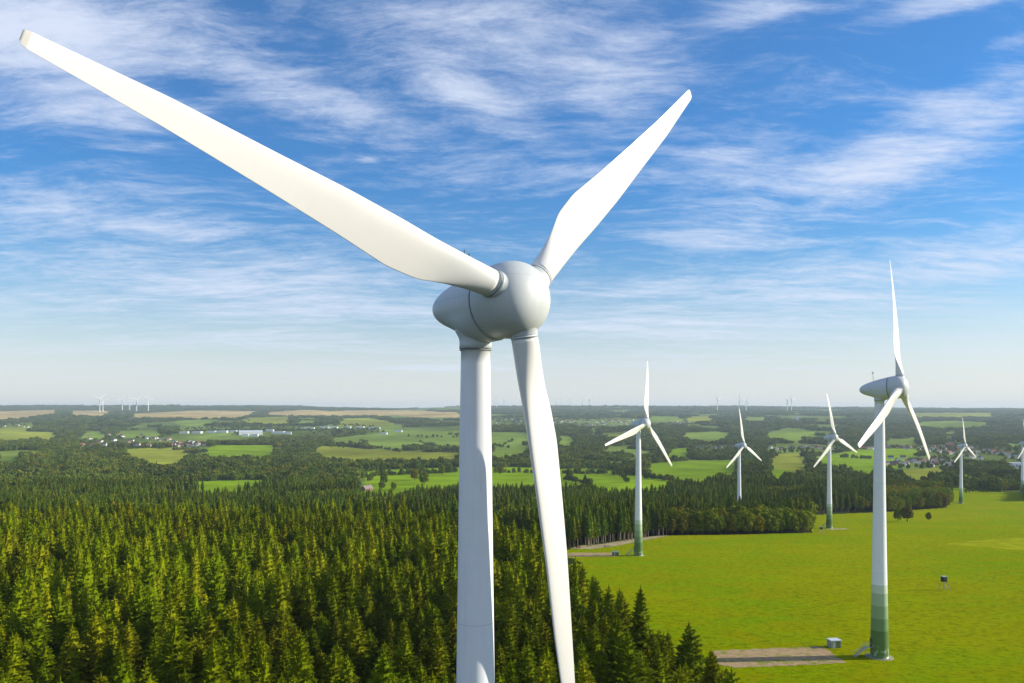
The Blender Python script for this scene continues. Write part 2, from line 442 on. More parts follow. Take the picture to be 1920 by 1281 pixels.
drape('gravel_pad', px_poly([(1545, 992), (1585, 991), (1595, 992.5), (1560, 994)]), M_track, .05, 1.6, 'faint gravel strip at the foot of the third tower')
drape('dirt_track', px_poly([(1070, 1029), (1110, 1030), (1160, 1023), (1200, 1015), (1255, 1005), (1250, 1003), (1190, 1010), (1130, 1020), (1085, 1024)]), M_track, .06, 1.2, 'pale dirt track along the foot of the spruce wood')
drape('dry_grass_strip', px_poly([(1765, 1021), (1850, 1012), (1925, 1008), (2100, 1006), (2100, 1036), (1925, 1034), (1850, 1026)]), M_dry, .04, 3.0, 'dry brownish strip in the meadow at the right edge')
drape('factory_yard', px_poly([(1870, 877), (1930, 873), (1960, 880), (1960, 887), (1870, 884)]), M_asph, .1, 6, 'grey yard beside the white factory shed')

# ------------------------------------------------------------------ wind turbines
def paint(name, col, rough=.42, bands=False, seams=None, dirt=1.0):
    m = bpy.data.materials.new(name); m.use_nodes = True
    t = NB(m.node_tree); p = m.node_tree.nodes['Principled BSDF']
    p.inputs['Roughness'].default_value = rough; p.inputs['Specular IOR Level'].default_value = .35
    co = t.n('ShaderNodeTexCoord').outputs['Object']
    f, _ = t.noise(co, .7, 6, .6)
    st, _ = t.noise(t.map(co, sc=(2.2, 2.2, .12)), 1.4, 5, .65)
    k = t.m('MULTIPLY', t.rng(f, .3, .75, 1 - .035 * dirt, 1.01), t.rng(st, .45, .75, 1.0, 1 - .06 * dirt))
    c = t.v('SCALE', (*col,), scale=k)
    sp = t.n('ShaderNodeSeparateXYZ'); t.put(sp.inputs[0], co)
    if bands:
        e = t.ramp(t.m('DIVIDE', sp.outputs[2], 20.0), [(0, (.10, .18, .05)), (.345, (.17, .27, .11)), (.50, (.26, .37, .18)), (.66, (.38, .48, .29)), (.815, (.56, .63, .48)), (.92, (.72, .73, .70))], 'CONSTANT')
        g, _ = t.noise(t.map(co, sc=(1.0, 1.0, .8)), .9, 3, .7, .8)
        blot = t.m('MULTIPLY', t.rng(g, .56, .62), t.rng(sp.outputs[2], 3.6, 2.4))
        e = t.mix(blot, e, (.34, .42, .30))
        low = t.m('LESS_THAN', sp.outputs[2], 18.4)
        c = t.mix(low, c, e)
        weld = t.m('PINGPONG', t.m('ADD', sp.outputs[2], 1.0), 11.2)
        c = t.mix(t.m('MULTIPLY', t.m('LESS_THAN', weld, .03), .35), c, (.35, .36, .36))
    if seams:
        for ax, pos, th in seams:
            q = t.m('LESS_THAN', t.m('ABSOLUTE', t.m('SUBTRACT', sp.outputs[ax], pos)), th)
            c = t.mix(t.m('MULTIPLY', q, .45), c, (.25, .26, .26))
    t.put(p.inputs['Base Color'], c)
    return m
M_tower = paint('tower_paint', (.82, .83, .83), .4, True)
M_nac = paint('nacelle_paint', (.60, .635, .64), .45, False, [(2, .35, .018)])
M_spin = paint('spinner_paint', (.565, .59, .575), .42, False, [(2, 1.55, .010)])
M_blade = paint('blade_paint', (.75, .73, .675), .38, False, None, .3)
M_dark = mat('dark_joint', (.10, .11, .115), .6)
M_joint = mat('root_joint', (.30, .31, .31), .6)
M_ring = mat('grey_ring', (.60, .62, .62), .5)
M_metal = mat('galvanised_steel', (.35, .36, .35), .5, .5, .1, 2)
M_conc = mat('concrete', (.24, .22, .15), .9, .2, .12, 1.2)
M_tip = mat('blade_tip_cap', (.58, .56, .50), .5)

HUB, OVER = 68.0, 4.95
RN = [2.9, 5, 7, 8.5, 11, 15, 20, 26, 33]
CL = [1.0, .98, .95, .94, .97, .92, .76, .66, .24]
CT = [1.0, 1.32, 1.74, 2.18, 2.36, 1.99, 1.60, 1.14, .76]
BT = [-6, 0, 5, 7.5, 7.0, 4.6, 0, -5, -12]
FL = [0, -.02, -.06, -.08, -.05, .0, -.08, -.28, -.62]
TH = [.98, .82, .62, .50, .41, .32, .23, .15, .06]
def smooth_interp(r, xs, ys):
    # straight between the nodes, the corners rounded over a metre or so
    w = min(.45, max(r - xs[0], .01), max(xs[-1] - r, .01))
    q = np.linspace(-w, w, 7)
    return float(np.mean(np.interp(r + q, xs, ys)))
def flat_ends(me):
    for p in me.polygons:
        if len(p.vertices) > 4: p.use_smooth = False
    return me
def blade_mesh(rs, name, m):
    n = 28
    vs, fs = [], []
    for r in rs:
        cl, ct, bt, fl, th = (smooth_interp(r, RN, q) for q in (CL, CT, BT, FL, TH))
        sh = 1.0 if r < 32.6 else (.97 if r < 32.8 else .88 if r < 32.9 else .6)
        bt = R(bt)
        rnd = min(max((r - 3.0) / 5.0, 0), 1); rnd = rnd * rnd * (3 - 2 * rnd)      # 0 round root, 1 aerofoil
        for k in range(n):
            a = 2 * math.pi * k / n
            ca, sa = math.cos(a), math.sin(a)
            # round section
            x0, y0 = ca * .98, sa * .98
            # aerofoil: chord position from the leading edge (+) to the trailing edge (-)
            u = (1 - ca) / 2
            xe = cl - (cl + ct) * u
            prof = 5 * (.2969 * math.sqrt(u) - .126 * u - .3516 * u**2 + .2843 * u**3 - .1036 * u**4) * 2
            yt = prof * th * (1.0 if sa < 0 else .62) * (1 if sa >= 0 else -1)
            camber = -.10 * th * math.sin(math.pi * u)
            y1 = yt + camber
            w0 = cl / .98 if x0 > 0 else ct / .98
            x = (x0 * w0) * (1 - rnd) + xe * rnd
            y = (y0 * (th / .98)) * (1 - rnd) + y1 * rnd
            x *= sh; y *= sh
            d = x * math.cos(bt) - y * math.sin(bt) ; nn = y * math.cos(bt) + x * math.sin(bt)
            vs.append((r, nn + fl, d))
    for i in range(len(rs) - 1):
        for k in range(n):
            a0, a1 = i * n + k, i * n + (k + 1) % n
            fs.append((a0, a1, a1 + n, a0 + n))
    k = (len(rs) - 1) * n
    if rs[0] < 3: fs.append(tuple(range(n))[::-1])
    if rs[-1] > 32.9: fs.append(tuple(range(k, k + n)))
    return flat_ends(mesh(name, vs, fs, m, True))
def lathe(prof, n=64, axis='y'):
    """prof: list of (s, r); s runs along the rotor axis, +s upwind (local -Y)"""
    vs, fs = [], []
    for s, r in prof:
        for k in range(n):
            a = 2 * math.pi * k / n
            if axis == 'y': vs.append((r * math.cos(a), -s, r * math.sin(a)))
            elif axis == 'z': vs.append((r * math.cos(a), r * math.sin(a), s))
            else: vs.append((s, r * math.cos(a), r * math.sin(a)))
    for i in range(len(prof) - 1):
        for k in range(n):
            a0, a1 = i * n + k, i * n + (k + 1) % n
            fs.append((a0, a1, a1 + n, a0 + n) if axis != 'y' else (a0, a0 + n, a1 + n, a1))
    fs.append(tuple(range(n))); fs.append(tuple(range((len(prof) - 1) * n, len(prof) * n))[::-1])
    return vs, fs
def lathe_mesh(name, prof, m, n=64, axis='y'): return flat_ends(mesh(name, *lathe(prof, n, axis), m, True))

SPR = 2.86
_tt = np.linspace(0, math.pi / 2 - .002, 44)
sp_prof = [(-2.42, SPR - .13), (-1.9, SPR - .07), (-1.4, SPR - .03)] + [(-.95 + 2.72 * math.sin(t) ** .85, SPR * math.cos(t) ** .80) for t in _tt]
# keep the widest part full towards the joint
RJ = sp_prof[0][1]
nac_prof = []
for q in np.linspace(0, 1, 40):
    s = -9.8 + 7.23 * q
    rr = (RJ - .02) * (max(s + 9.8, 0) / 7.25) ** .42
    s_ = s
    nac_prof.append((s_, max(rr, .004)))
ex = [(-9.8 + d, (RJ - .02) * (d / 7.25) ** .42) for d in (.01, .03, .07, .12)]
nac_prof = sorted(nac_prof + ex)
_v, _f = lathe(nac_prof, 72)
_v = [(x, y, z - (.62 * math.exp(-((y - OVER) / 1.9) ** 2) * (-z / 2.4) ** 3 if z < 0 else 0)) for x, y, z in _v]
_v = [(x * (1 + (.16 * math.exp(-((y - OVER) / 2.0) ** 2) * min(1, max(0, (-z - .9) / 1.2)))), y, z) for x, y, z in _v]
me_nac = mesh('nacelle', _v, _f, M_nac, True)
me_spin = lathe_mesh('spinner', sp_prof, M_spin)
me_gap = lathe_mesh('joint_ring', [(-2.60, RJ - .12), (-2.60, RJ - .06), (-2.40, RJ - .06), (-2.40, RJ - .12)], M_dark)
me_blade = blade_mesh(list(np.linspace(2.9, 12, 32)) + list(np.linspace(12.6, 32.2, 32)) + [32.5, 32.62], 'blade', M_blade)
me_cap = blade_mesh([32.62, 32.7, 32.88, 33.0], 'tip_cap', M_tip)
me_stub = lathe_mesh('root_cuff', [(1.9, 1.04), (2.62, 1.04), (2.70, 1.02), (2.72, .9)], M_spin, 48, 'x')
me_ringd = lathe_mesh('root_ring', [(2.70, .8), (2.70, 1.0), (2.93, 1.0), (2.93, .8)], M_ring, 48, 'x')
me_ringe = lathe_mesh('root_flange', [(2.80, .9), (2.80, 1.045), (2.84, 1.045), (2.84, .9)], M_joint, 48, 'x')
def tower_mesh():
    zs = list(np.linspace(0, 64.6, 60))
    def rad(z):      # slim cone that widens towards the foot
        return float(np.interp(z, [0, 5, 12, 25, 40, 56, 64.6], [2.22, 2.10, 1.95, 1.70, 1.48, 1.27, 1.13]))
    return lathe_mesh('tower', [(z, rad(z)) for z in zs], M_tower, 56, 'z')
me_tower = tower_mesh()
def collar():
    # flared neck between the tower top and the nacelle belly
    prof = [(64.60, 1.12), (64.60, 1.26), (64.95, 1.25), (65.3, 1.27), (65.5, 1.33), (65.7, 1.43), (65.9, 1.56), (66.1, 1.6), (66.6, 1.3)]
    vs, fs = lathe([(z, r) for z, r in prof], 56, 'z')
    return mesh('tower_collar', vs, fs, M_nac, True)
me_coll = collar()
me_neck = lathe_mesh('neck_joint', [(64.52, 1.0), (64.52, 1.24), (64.60, 1.24), (64.60, 1.0)], M_joint, 48, 'z')
mb = MB(); mb.tube([(0, 0, 0), (0, 0, 1.5)], [.05, .03], 8); mb.tube([(-.35, 0, 1.1), (.35, 0, 1.1)], .03, 6); mb.tube([(-.35, 0, 1.1), (-.35, 0, 1.4)], .05, 6); mb.tube([(.35, 0, 1.1), (.35, 0, 1.35)], .06, 6)
me_mast = mb.mesh('weather_mast', M_metal)
me_base = lathe_mesh('foundation', [(-.8, 3.3), (.05, 3.3), (.16, 3.15), (.18, 2.2)], M_conc, 48, 'z')
# entrance stair on the west side of the tower
mb = MB()
for k in range(9):
    z = .28 * (k + 1); x = -2.3 - 1.3 - (9 - k) * .30
    mb.box(x, x + .32, -.55, .55, z - .05, z)
mb.box(-3.6, -2.1, -.6, .6, 2.5, 2.6)
for y in (-.6, .57):
    mb.tube([(-6.4, y, 1.0), (-3.6, y, 3.6), (-2.1, y, 3.6)], .045, 6)
    mb.tube([(-6.3, y, .1), (-3.6, y, 2.5)], .09, 6)
    for x, z0, z1 in ((-6.3, .1, 1.0), (-5.0, 1.3, 2.3), (-3.6, 0, 3.6)): mb.tube([(x, y, z0), (x, y, z1)], .045, 6)
me_stair = mb.mesh('entrance_stair', M_metal)
mb = MB(); mb.box(-2.26, -2.05, -.5, .5, 2.6, 4.8)
me_door = mb.mesh('tower_door', mat('door_green', (.05, .085, .04), .5))

def turbine(label, cx, cy, base_z, hub_z, yaw, phase, cone=0.0, tilt=0.0, flex=((0, 0),) * 3):
    """cx, cy: tower axis"""
    r = bpy.data.objects.new('wind_turbine', None); C.objects.link(r)
    r.location = (cx, cy, base_z)
    tag(r, label, 'wind turbine', 'tall white wind turbines')
    s = (hub_z - base_z) / HUB
    r.scale = (1, 1, 1)
    tw = link('tower', me_tower, r); tw.scale = (1, 1, s)
    link('foundation', me_base, tw)
    link('entrance_stair', me_stair, tw); link('tower_door', me_door, tw)
    link('neck_joint', me_neck, tw)
    head = Matrix.Translation((0, 0, HUB * s)) @ Matrix.Rotation(yaw, 4, 'Z')
    na = link('nacelle', me_nac, r); na.matrix_local = head @ Matrix.Translation((0, -OVER, 0)) @ Matrix.Rotation(-tilt, 4, 'X')
    cl = link('tower_collar', me_coll, na); cl.matrix_local = (head @ Matrix.Translation((0, -OVER, 0)) @ Matrix.Rotation(-tilt, 4, 'X')).inverted() @ Matrix.Translation((0, 0, HUB * s - HUB))
    ms = link('weather_mast', me_mast, na); ms.location = (0, 6.3, 1.98); ms.scale = (1.3, 1.3, 1.7)
    rot = head @ Matrix.Translation((0, -OVER, 0)) @ Matrix.Rotation(-tilt, 4, 'X')
    spn = link('spinner', me_spin, r); spn.matrix_local = rot
    jr = link('joint_ring', me_gap, spn)
    for k in range(3):
        th = phase + k * R(120) + R(flex[k][0])      # each blade bends a little under its own load
        c, sn = math.cos(th), math.sin(th)
        B = Matrix(((c, 0, sn, 0), (0, -1, 0, 0), (sn, 0, -c, 0), (0, 0, 0, 1)))
        bl = link('blade', me_blade, r); bl.matrix_local = rot @ B @ Matrix.Rotation(cone + R(flex[k][1]), 4, 'Z')
        link('tip_cap', me_cap, bl); link('root_ring', me_ringd, bl); link('root_flange', me_ringe, bl)
        cf = link('root_cuff', me_stub, spn); cf.matrix_local = B
    return r
def place(yaw_deg, hubxyz):
    """tower axis from the rotor centre"""
    a = R(yaw_deg); n = (math.sin(a), -math.cos(a))
    return hubxyz[0] - OVER * n[0], hubxyz[1] - OVER * n[1]
hx, hy, hz_ = .54, 58.67, 8.11
tx, ty = place(43.1, (hx, hy))
turbine('huge white wind turbine in the foreground, its long blades spanning the sky', tx, ty, gz(tx, ty), hz_ + CAMZ, R(43.1), R(42.05), R(-2.3), 0.0, ((-.2, .2), (0, 0), (-2.1, 2.8)))
TB = [('second largest white turbine with a banded green tower foot on the open meadow', 48.6, (95.4, 198.2, 5.6), 1649, 1228, 84.1, -1.2, 3.8),
      ('white turbine with a green foot beside the spruce wood, just right of the huge blade', 45.4, (68.0, 400.5, -7.1), 1197, 1040, 76.8, -3.2, 3.8),
      ('white turbine whose foot is hidden behind the broadleaf trees of the wood', 41.9, (205.4, 708.4, -31.9), 1386, None, 93.2, -1.4, 4.0),
      ('white turbine standing in the gap between the two woods, left of the nearest meadow tower', 35.5, (237.9, 588.5, -20.7), 1555, 990, 98.3, -2.4, 3.2),
      ('small white turbine on the far meadow edge in front of the village', 37.3, (525.5, 928.6, -42.2), 1802, 944, 92.9, -1.0, 2.7),
      ('white turbine cut off by the right edge of the picture', 36.0, (690.5, 1077, -45.4), 1917, 925, 97, -1.0, 2.7)]
for lab, yaw, hb, bx, by, ph, cone, tilt in TB:
    n = (math.sin(R(yaw)), -math.cos(R(yaw)))
    D = hb[1] + OVER * .72
    x = (bx - CX) / F * D; y = D
    turbine(lab, x, y, gz(x, y), hb[2] + CAMZ, R(yaw), R(ph), R(cone), R(tilt))

# ------------------------------------------------------------------ vegetation: meshes
def leaf_mat(name, c0, c1, c2, transl=.2):
    m = bpy.data.materials.new(name); m.use_nodes = True
    t = NB(m.node_tree); p = m.node_tree.nodes['Principled BSDF']
    p.inputs['Roughness'].default_value = .8; p.inputs['Specular IOR Level'].default_value = .03
    rnd = t.n('ShaderNodeObjectInfo').outputs['Random']
    co = t.n('ShaderNodeTexCoord').outputs['Object']
    f, _ = t.noise(co, .55, 4, .7)
    wp = t.n('ShaderNodeNewGeometry').outputs['Position']
    stand = t.rng(t.noise(wp, .013, 4, .6)[0], .36, .64, .68, 1.28)      # stands of different age
    col = t.ramp(rnd, [(0, c0), (.55, c1), (1, c2)])
    col = t.v('SCALE', col, scale=t.m('MULTIPLY', stand, t.rng(f, .3, .7, .62, 1.38)))
    t.put(p.inputs['Base Color'], col)
    tr = t.n('ShaderNodeBsdfTranslucent'); t.put(tr.inputs[0], col)
    mx = t.n('ShaderNodeMixShader'); mx.inputs[0].default_value = transl
    o = m.node_tree.nodes['Material Output']
    m.node_tree.links.new(p.outputs[0], mx.inputs[1]); m.node_tree.links.new(tr.outputs[0], mx.inputs[2]); m.node_tree.links.new(mx.outputs[0], o.inputs[0])
    return m
M_spruce = leaf_mat('spruce_needles', (.118, .168, .002), (.158, .194, .002), (.208, .212, .004))
M_spruce2 = leaf_mat('dark_spruce_needles', (.065, .115, .010), (.095, .140, .010), (.140, .160, .010))
M_leaf = leaf_mat('broad_leaves', (.105, .155, .006), (.145, .180, .006), (.200, .165, .008))
M_bark = mat('bark', (.075, .055, .035), .9, .1, .25, 1.5)
M_barkp = mat('pale_bark', (.30, .25, .20), .9, .1, .2, 1.5)

def spruce_crown(seed, H=20., Rm=2.5, z0=3.0, nw=26, nb=9, spr=7, mt=None, sz=1.0):
    rnd = random.Random(seed); vs, fs = [], []
    def tri(a, c, d):
        k = len(vs); vs.extend((a, c, d)); fs.append((k, k + 1, k + 2))
    lean = rnd.uniform(0, 6.28)
    for w in range(nw):
        t = (w + rnd.uniform(-.3, .3)) / (nw - 1); t = min(max(t, 0), 1)
        z = z0 + (H - z0) * t ** .92
        rad = Rm * (1 - t) ** .56 * rnd.uniform(.88, 1.10) * (.70 + .30 * min(t * 4, 1)) + .10
        m = max(4, int(nb * (.45 + .55 * (1 - t))))
        for q in range(m):
            a = 2 * math.pi * (q + rnd.uniform(-.35, .35)) / m + w * 1.3
            L = rad * rnd.uniform(.80, 1.16) * (1 + .12 * math.sin(a * 2 + lean))
            up = .35 * t - .12 + rnd.uniform(-.1, .1)
            ca, sa = math.cos(a), math.sin(a)
            def P(u, side=0., dz=0.):     # a point along the bough: droops, tip lifts
                x = L * u
                zz = z + x * up - .42 * L * u * (1 - u * .62) * (1 - t) + dz
                return (ca * x - sa * side, sa * x + ca * side, zz)
            wd = .26 * L * sz + .12
            for s_ in range(spr):
                u = .18 + .82 * (s_ + rnd.random()) / spr
                sg = 1 if (s_ & 1) else -1
                l2 = wd * (1.25 - .7 * u) * rnd.uniform(.8, 1.5)
                p0 = P(u - .20); p1 = P(min(u + .06, 1.02))
                tp = P(min(u + .14, 1.08), sg * l2, rnd.uniform(-.34, .10) * (.6 + l2))
                tri(p0, p1, tp)
            tri(P(.75, -.09), P(.75, .09), P(1.08, 0, rnd.uniform(-.1, .12)))
            tri(P(.35, 0, .05), P(.95, 0, 0), P(.6, 0, -.35 - .12 * L))
    # dense inner foliage that hides the stem
    n_ = 9; rows = 12; k0 = len(vs)
    for a_ in range(rows + 1):
        t = a_ / rows; z = z0 + .3 + (H - z0 - .5) * t
        for q in range(n_):
            an = 2 * math.pi * q / n_ + a_ * .35
            r_ = (.62 * Rm * (1 - t) ** .62 * (.8 + .2 * min(t * 4, 1))) * rnd.uniform(.72, 1.25) + .04
            vs.append((r_ * math.cos(an), r_ * math.sin(an), z + rnd.uniform(-.35, .25)))
    for a_ in range(rows):
        for q in range(n_):
            c0, c1 = k0 + a_ * n_ + q, k0 + a_ * n_ + (q + 1) % n_
            fs.append((c0, c1, c1 + n_)); fs.append((c0, c1 + n_, c0 + n_))
    # leader
    for k in range(5):
        a = k * 1.256
        tri((0, 0, H + .75), (.16 * math.cos(a), .16 * math.sin(a), H - .5), (.16 * math.cos(a + 1.2), .16 * math.sin(a + 1.2), H - .6))
    return mesh('spruce_crown', vs, fs, mt or M_spruce)
def trunk_mesh(H, r, m, limbs=0, seed=0, spread=3., z0=2.):
    mb = MB(); rnd = random.Random(seed)
    mb.tube([(0, 0, -.5), (.04, 0, H * .3), (0, .05, H * .7), (0, 0, H)], [r * 1.15, r * .85, r * .5, .04], 7)
    for k in range(limbs):
        a = k * 2.4 + rnd.random(); z = z0 + (H - z0) * (.1 + .6 * k / max(limbs, 1))
        L = spread * rnd.uniform(.6, .9)
        mb.tube([(0, 0, z), (math.cos(a) * L * .5, math.sin(a) * L * .5, z + L * .45), (math.cos(a) * L, math.sin(a) * L, z + L * .8)], [r * .42, r * .26, .05], 5)
    return mb.mesh('trunk', m, True)
def broad_crown(seed, H=14., Rm=4.5, z0=2.2, lobes=15, per=85, leaf=.55, mt=None):
    rnd = random.Random(seed); vs, fs = [], []
    cz = (H + z0) / 2; hz = (H - z0) / 2
    L = []
    for i in range(lobes):
        a = i * 2.399 + rnd.uniform(-.4, .4); h = -0.8 + 1.65 * (i + .5) / lobes
        q = math.sqrt(max(0, 1 - (h * .9) ** 2)) * rnd.uniform(.50, .78)
        L.append((Rm * q * math.cos(a), Rm * q * math.sin(a), cz + hz * h * .78, Rm * rnd.uniform(.34, .52)))
    L.append((0, 0, cz + hz * .55, Rm * .5))
    for x, y, z, r in L:
        for k in range(per):
            d = Vector((rnd.gauss(0, 1), rnd.gauss(0, 1), rnd.gauss(0, 1) + .15)).normalized()
            rr = r * rnd.uniform(.72, 1.10)
            c = Vector((x, y, z)) + Vector((d.x * rr, d.y * rr, d.z * rr * .88))
            n = (d + Vector((rnd.uniform(-.7, .7), rnd.uniform(-.7, .7), rnd.uniform(-.5, .8)))).normalized()
            a = n.orthogonal().normalized(); e = n.cross(a); th = rnd.uniform(0, 6.28)
            a, e = a * math.cos(th) + e * math.sin(th), e * math.cos(th) - a * math.sin(th)
            s = leaf * rnd.uniform(.6, 1.4)
            kk = len(vs)
            vs.extend((c + a * s, c + e * s * .7, c - a * s * .9, c - e * s * .75))
            fs.append((kk, kk + 1, kk + 2, kk + 3))
    return mesh('leafy_crown', vs, fs, mt or M_leaf)
def join_meshes(name, parts):
    """parts: (mesh, matrix); one mesh for the scattered woods"""
    vs, fs, mi, mats = [], [], [], []
    for me, mx in parts:
        k = len(vs)
        vs += [mx @ v.co for v in me.vertices]
        for m in me.materials:
            if m not in mats: mats.append(m)
        for p in me.polygons:
            fs.append([k + i for i in p.vertices]); mi.append(mats.index(me.materials[p.material_index]))
    out = mesh(name, vs, fs, mats)
    out.polygons.foreach_set('material_index', mi)
    return out

NEAR = [(spruce_crown(s, H, Rm, 3.2, 34, 13, 11), trunk_mesh(H - .5, .26, M_bark)) for s, H, Rm in ((1, 21, 3.9), (2, 19, 3.5), (3, 22.5, 4.1), (4, 20, 3.3), (5, 17.5, 3.7), (6, 21.5, 3.6))]
I4 = Matrix.Identity(4)
MID = [join_meshes('spruce', [(spruce_crown(s, H, Rm, 4.0, 24, 10, 6, M_spruce, 1.5), I4), (trunk_mesh(H - 2.5, .2, M_bark), I4)]) for s, H, Rm in ((11, 21, 3.9), (12, 19, 3.6), (13, 22.5, 4.0), (14, 20, 3.4), (15, 18, 3.7))]
DARKS = [join_meshes('spruce', [(spruce_crown(s, H, Rm, 5.0, 18, 9, 5, M_spruce2, 1.9), I4), (trunk_mesh(H - 3, .2, M_barkp), I4)]) for s, H, Rm in ((21, 21, 3.5), (22, 19, 3.3), (23, 22.5, 3.7), (24, 17, 3.3))]
BROADM = [join_meshes('broadleaf', [(broad_crown(s, H, Rm, 2.0, 10, 42, .95), I4), (trunk_mesh(H * .7, .3, M_bark), I4)]) for s, H, Rm in ((31, 14, 5), (32, 12, 4.5), (33, 16, 5.5))]
def clump(seed, n=11, rad=14.):
    rnd = random.Random(seed); parts = []
    for k in range(n):
        a = k * 2.4; q = rad * math.sqrt((k + .4) / n)
        s = rnd.uniform(.75, 1.2)
        me = CR[k % len(CR)]
        parts.append((me, Matrix.Translation((q * math.cos(a) + rnd.uniform(-1.5, 1.5), q * math.sin(a) + rnd.uniform(-1.5, 1.5), -1)) @ Matrix.Rotation(rnd.uniform(0, 6), 4, 'Z') @ Matrix.Diagonal((s, s, s * rnd.uniform(.85, 1.1), 1))))
    return join_meshes('tree_clump', parts)
M_wood = leaf_mat('woodland_leaves', (.080, .125, .014), (.120, .165, .016), (.180, .180, .020), .12)
CR = [broad_crown(40 + i, 13.5 + i, 4.6, 1.0, 8, 26, 1.15, M_wood) for i in range(3)]
CR.append(spruce_crown(49, 18, 3.0, 2, 10, 6, 4, M_spruce2, 2.2))
CLUMPS = [clump(60 + i) for i in range(5)]

# ------------------------------------------------------------------ vegetation: scattering
def scatter(name, meshes, pts, label, cat=None, kind='stuff'):
    """pts: rows x, y, z, rot, sx, sz, index -> one object whose points carry the given meshes"""
    pts = np.asarray(pts, float)
    col = bpy.data.collections.new(name + '_kinds')
    for i, me in enumerate(meshes):
        o = bpy.data.objects.new('%s_%d' % (me.name.split('.')[0], i), me); col.objects.link(o)
    me = bpy.data.meshes.new(name)
    me.vertices.add(len(pts)); me.vertices.foreach_set('co', pts[:, :3].astype(np.float32).ravel())
    a = me.attributes.new('rot', 'FLOAT_VECTOR', 'POINT')
    rv = np.zeros((len(pts), 3)); rv[:, 2] = pts[:, 3]; a.data.foreach_set('vector', rv.astype(np.float32).ravel())
    a = me.attributes.new('scl', 'FLOAT_VECTOR', 'POINT')
    a.data.foreach_set('vector', np.stack([pts[:, 4], pts[:, 4], pts[:, 5]], -1).astype(np.float32).ravel())
    a = me.attributes.new('pick', 'INT', 'POINT'); a.data.foreach_set('value', pts[:, 6].astype(np.int32))
    g = bpy.data.node_groups.new(name, 'GeometryNodeTree')
    g.interface.new_socket('Geometry', in_out='INPUT', socket_type='NodeSocketGeometry')
    g.interface.new_socket('Geometry', in_out='OUTPUT', socket_type='NodeSocketGeometry')
    N = g.nodes; gi = N.new('NodeGroupInput'); go = N.new('NodeGroupOutput')
    ci = N.new('GeometryNodeCollectionInfo'); ci.inputs['Collection'].default_value = col
    ci.inputs['Separate Children'].default_value = True; ci.inputs['Reset Children'].default_value = True
    ip = N.new('GeometryNodeInstanceOnPoints'); ip.inputs['Pick Instance'].default_value = True
    def att(nm, ty):
        q = N.new('GeometryNodeInputNamedAttribute'); q.data_type = ty; q.inputs['Name'].default_value = nm
        return q.outputs['Attribute']
    k = g.links.new
    k(gi.outputs[0], ip.inputs['Points']); k(ci.outputs[0], ip.inputs['Instance'])
    k(att('pick', 'INT'), ip.inputs['Instance Index']); k(att('scl', 'FLOAT_VECTOR'), ip.inputs['Scale'])
    er = N.new('FunctionNodeEulerToRotation'); k(att('rot', 'FLOAT_VECTOR'), er.inputs[0]); k(er.outputs[0], ip.inputs['Rotation'])
    k(ip.outputs[0], go.inputs[0])
    o = link(name, me)
    md = o.modifiers.new('scatter', 'NODES'); md.node_group = g
    tag(o, label, cat, None, kind)
    return o

rs = np.random.RandomState(5)
# outline of the plantation below the camera (world metres)
PLANT = [(41, 88), (39, 125), (35, 160), (28, 196), (21, 232), (12, 310), (2, 360), (-12, 412), (-45, 452), (-150, 478), (-350, 492), (-620, 500), (-420, 250), (-130, 88)]
def grid(x0, x1, y0, y1, s, jit=.36):
    gx, gy = np.meshgrid(np.arange(x0, x1, s), np.arange(y0, y1, s * .87))
    gx = gx + (np.arange(gx.shape[0])[:, None] % 2) * s / 2
    return (gx + rs.uniform(-jit, jit, gx.shape) * s).ravel(), (gy + rs.uniform(-jit, jit, gy.shape) * s).ravel()
def in_view(x, y, m=60): return (np.abs(x) < (960 + m) / F * y + 3)
x, y = grid(-420, 60, 88, 505, 5.1)
k = inpoly(x, y, PLANT) & in_view(x, y, 40)
# little glades and a ride between the trees
gl = wav(x, y, 95) + .5 * wav(y, x, 40)
k &= (gl > -1.25) & (rs.rand(len(x)) > .08) & (np.hypot(x - tx, y - ty) > 24)
x, y = x[k], y[k]
z = ground(x, y)
D = y
sc = rs.uniform(.70, 1.14, len(x)); sz = sc * rs.uniform(.92, 1.10, len(x)) * (1 + .07 * wav(x, y, 60))
edge = np.interp(y, [88, 125, 160, 196, 232, 310, 412], [41, 39, 35, 28, 21, 12, -12]) - x
sz *= np.clip(.72 + edge / 22, .72, 1.0)
top_py = HY - F * (z + 21 * sz - CAMZ) / y
seen = top_py < 1300
order = np.argsort(y + np.where(seen, 0, 1e5))
near_idx = set(order[:296].tolist())
def tree_thing(kind_name, crown, trunk, x, y, rot, sx, szz, label, cat, group):
    r = bpy.data.objects.new(kind_name, None); C.objects.link(r)
    r.location = (x, y, gz(x, y) - .1); r.rotation_euler = (0, 0, rot); r.scale = (sx, sx, szz)
    tag(r, label, cat, group)
    link('crown', crown, r); link('trunk', trunk, r)
    return r
rest = []
for i in range(len(x)):
    if i in near_idx:
        c, t = NEAR[rs.randint(len(NEAR))]
        px = CX + F * x[i] / y[i]
        side = 'left of the huge turbine tower' if px < 858 else ('between the huge tower and its lowest blade' if px < 1040 else 'right of the lowest blade')
        tree_thing('spruce_tree', c, t, x[i], y[i], rs.uniform(0, 6.28), sc[i], sz[i], 'green spruce in the front rows ' + side, 'spruce', 'front spruces ' + side)
    elif seen[i]:
        rest.append((x[i], y[i], z[i], rs.uniform(0, 6.28), sc[i], sz[i], rs.randint(len(MID))))
scatter('spruce_forest', MID, rest, 'dense green spruce plantation filling the lower left')
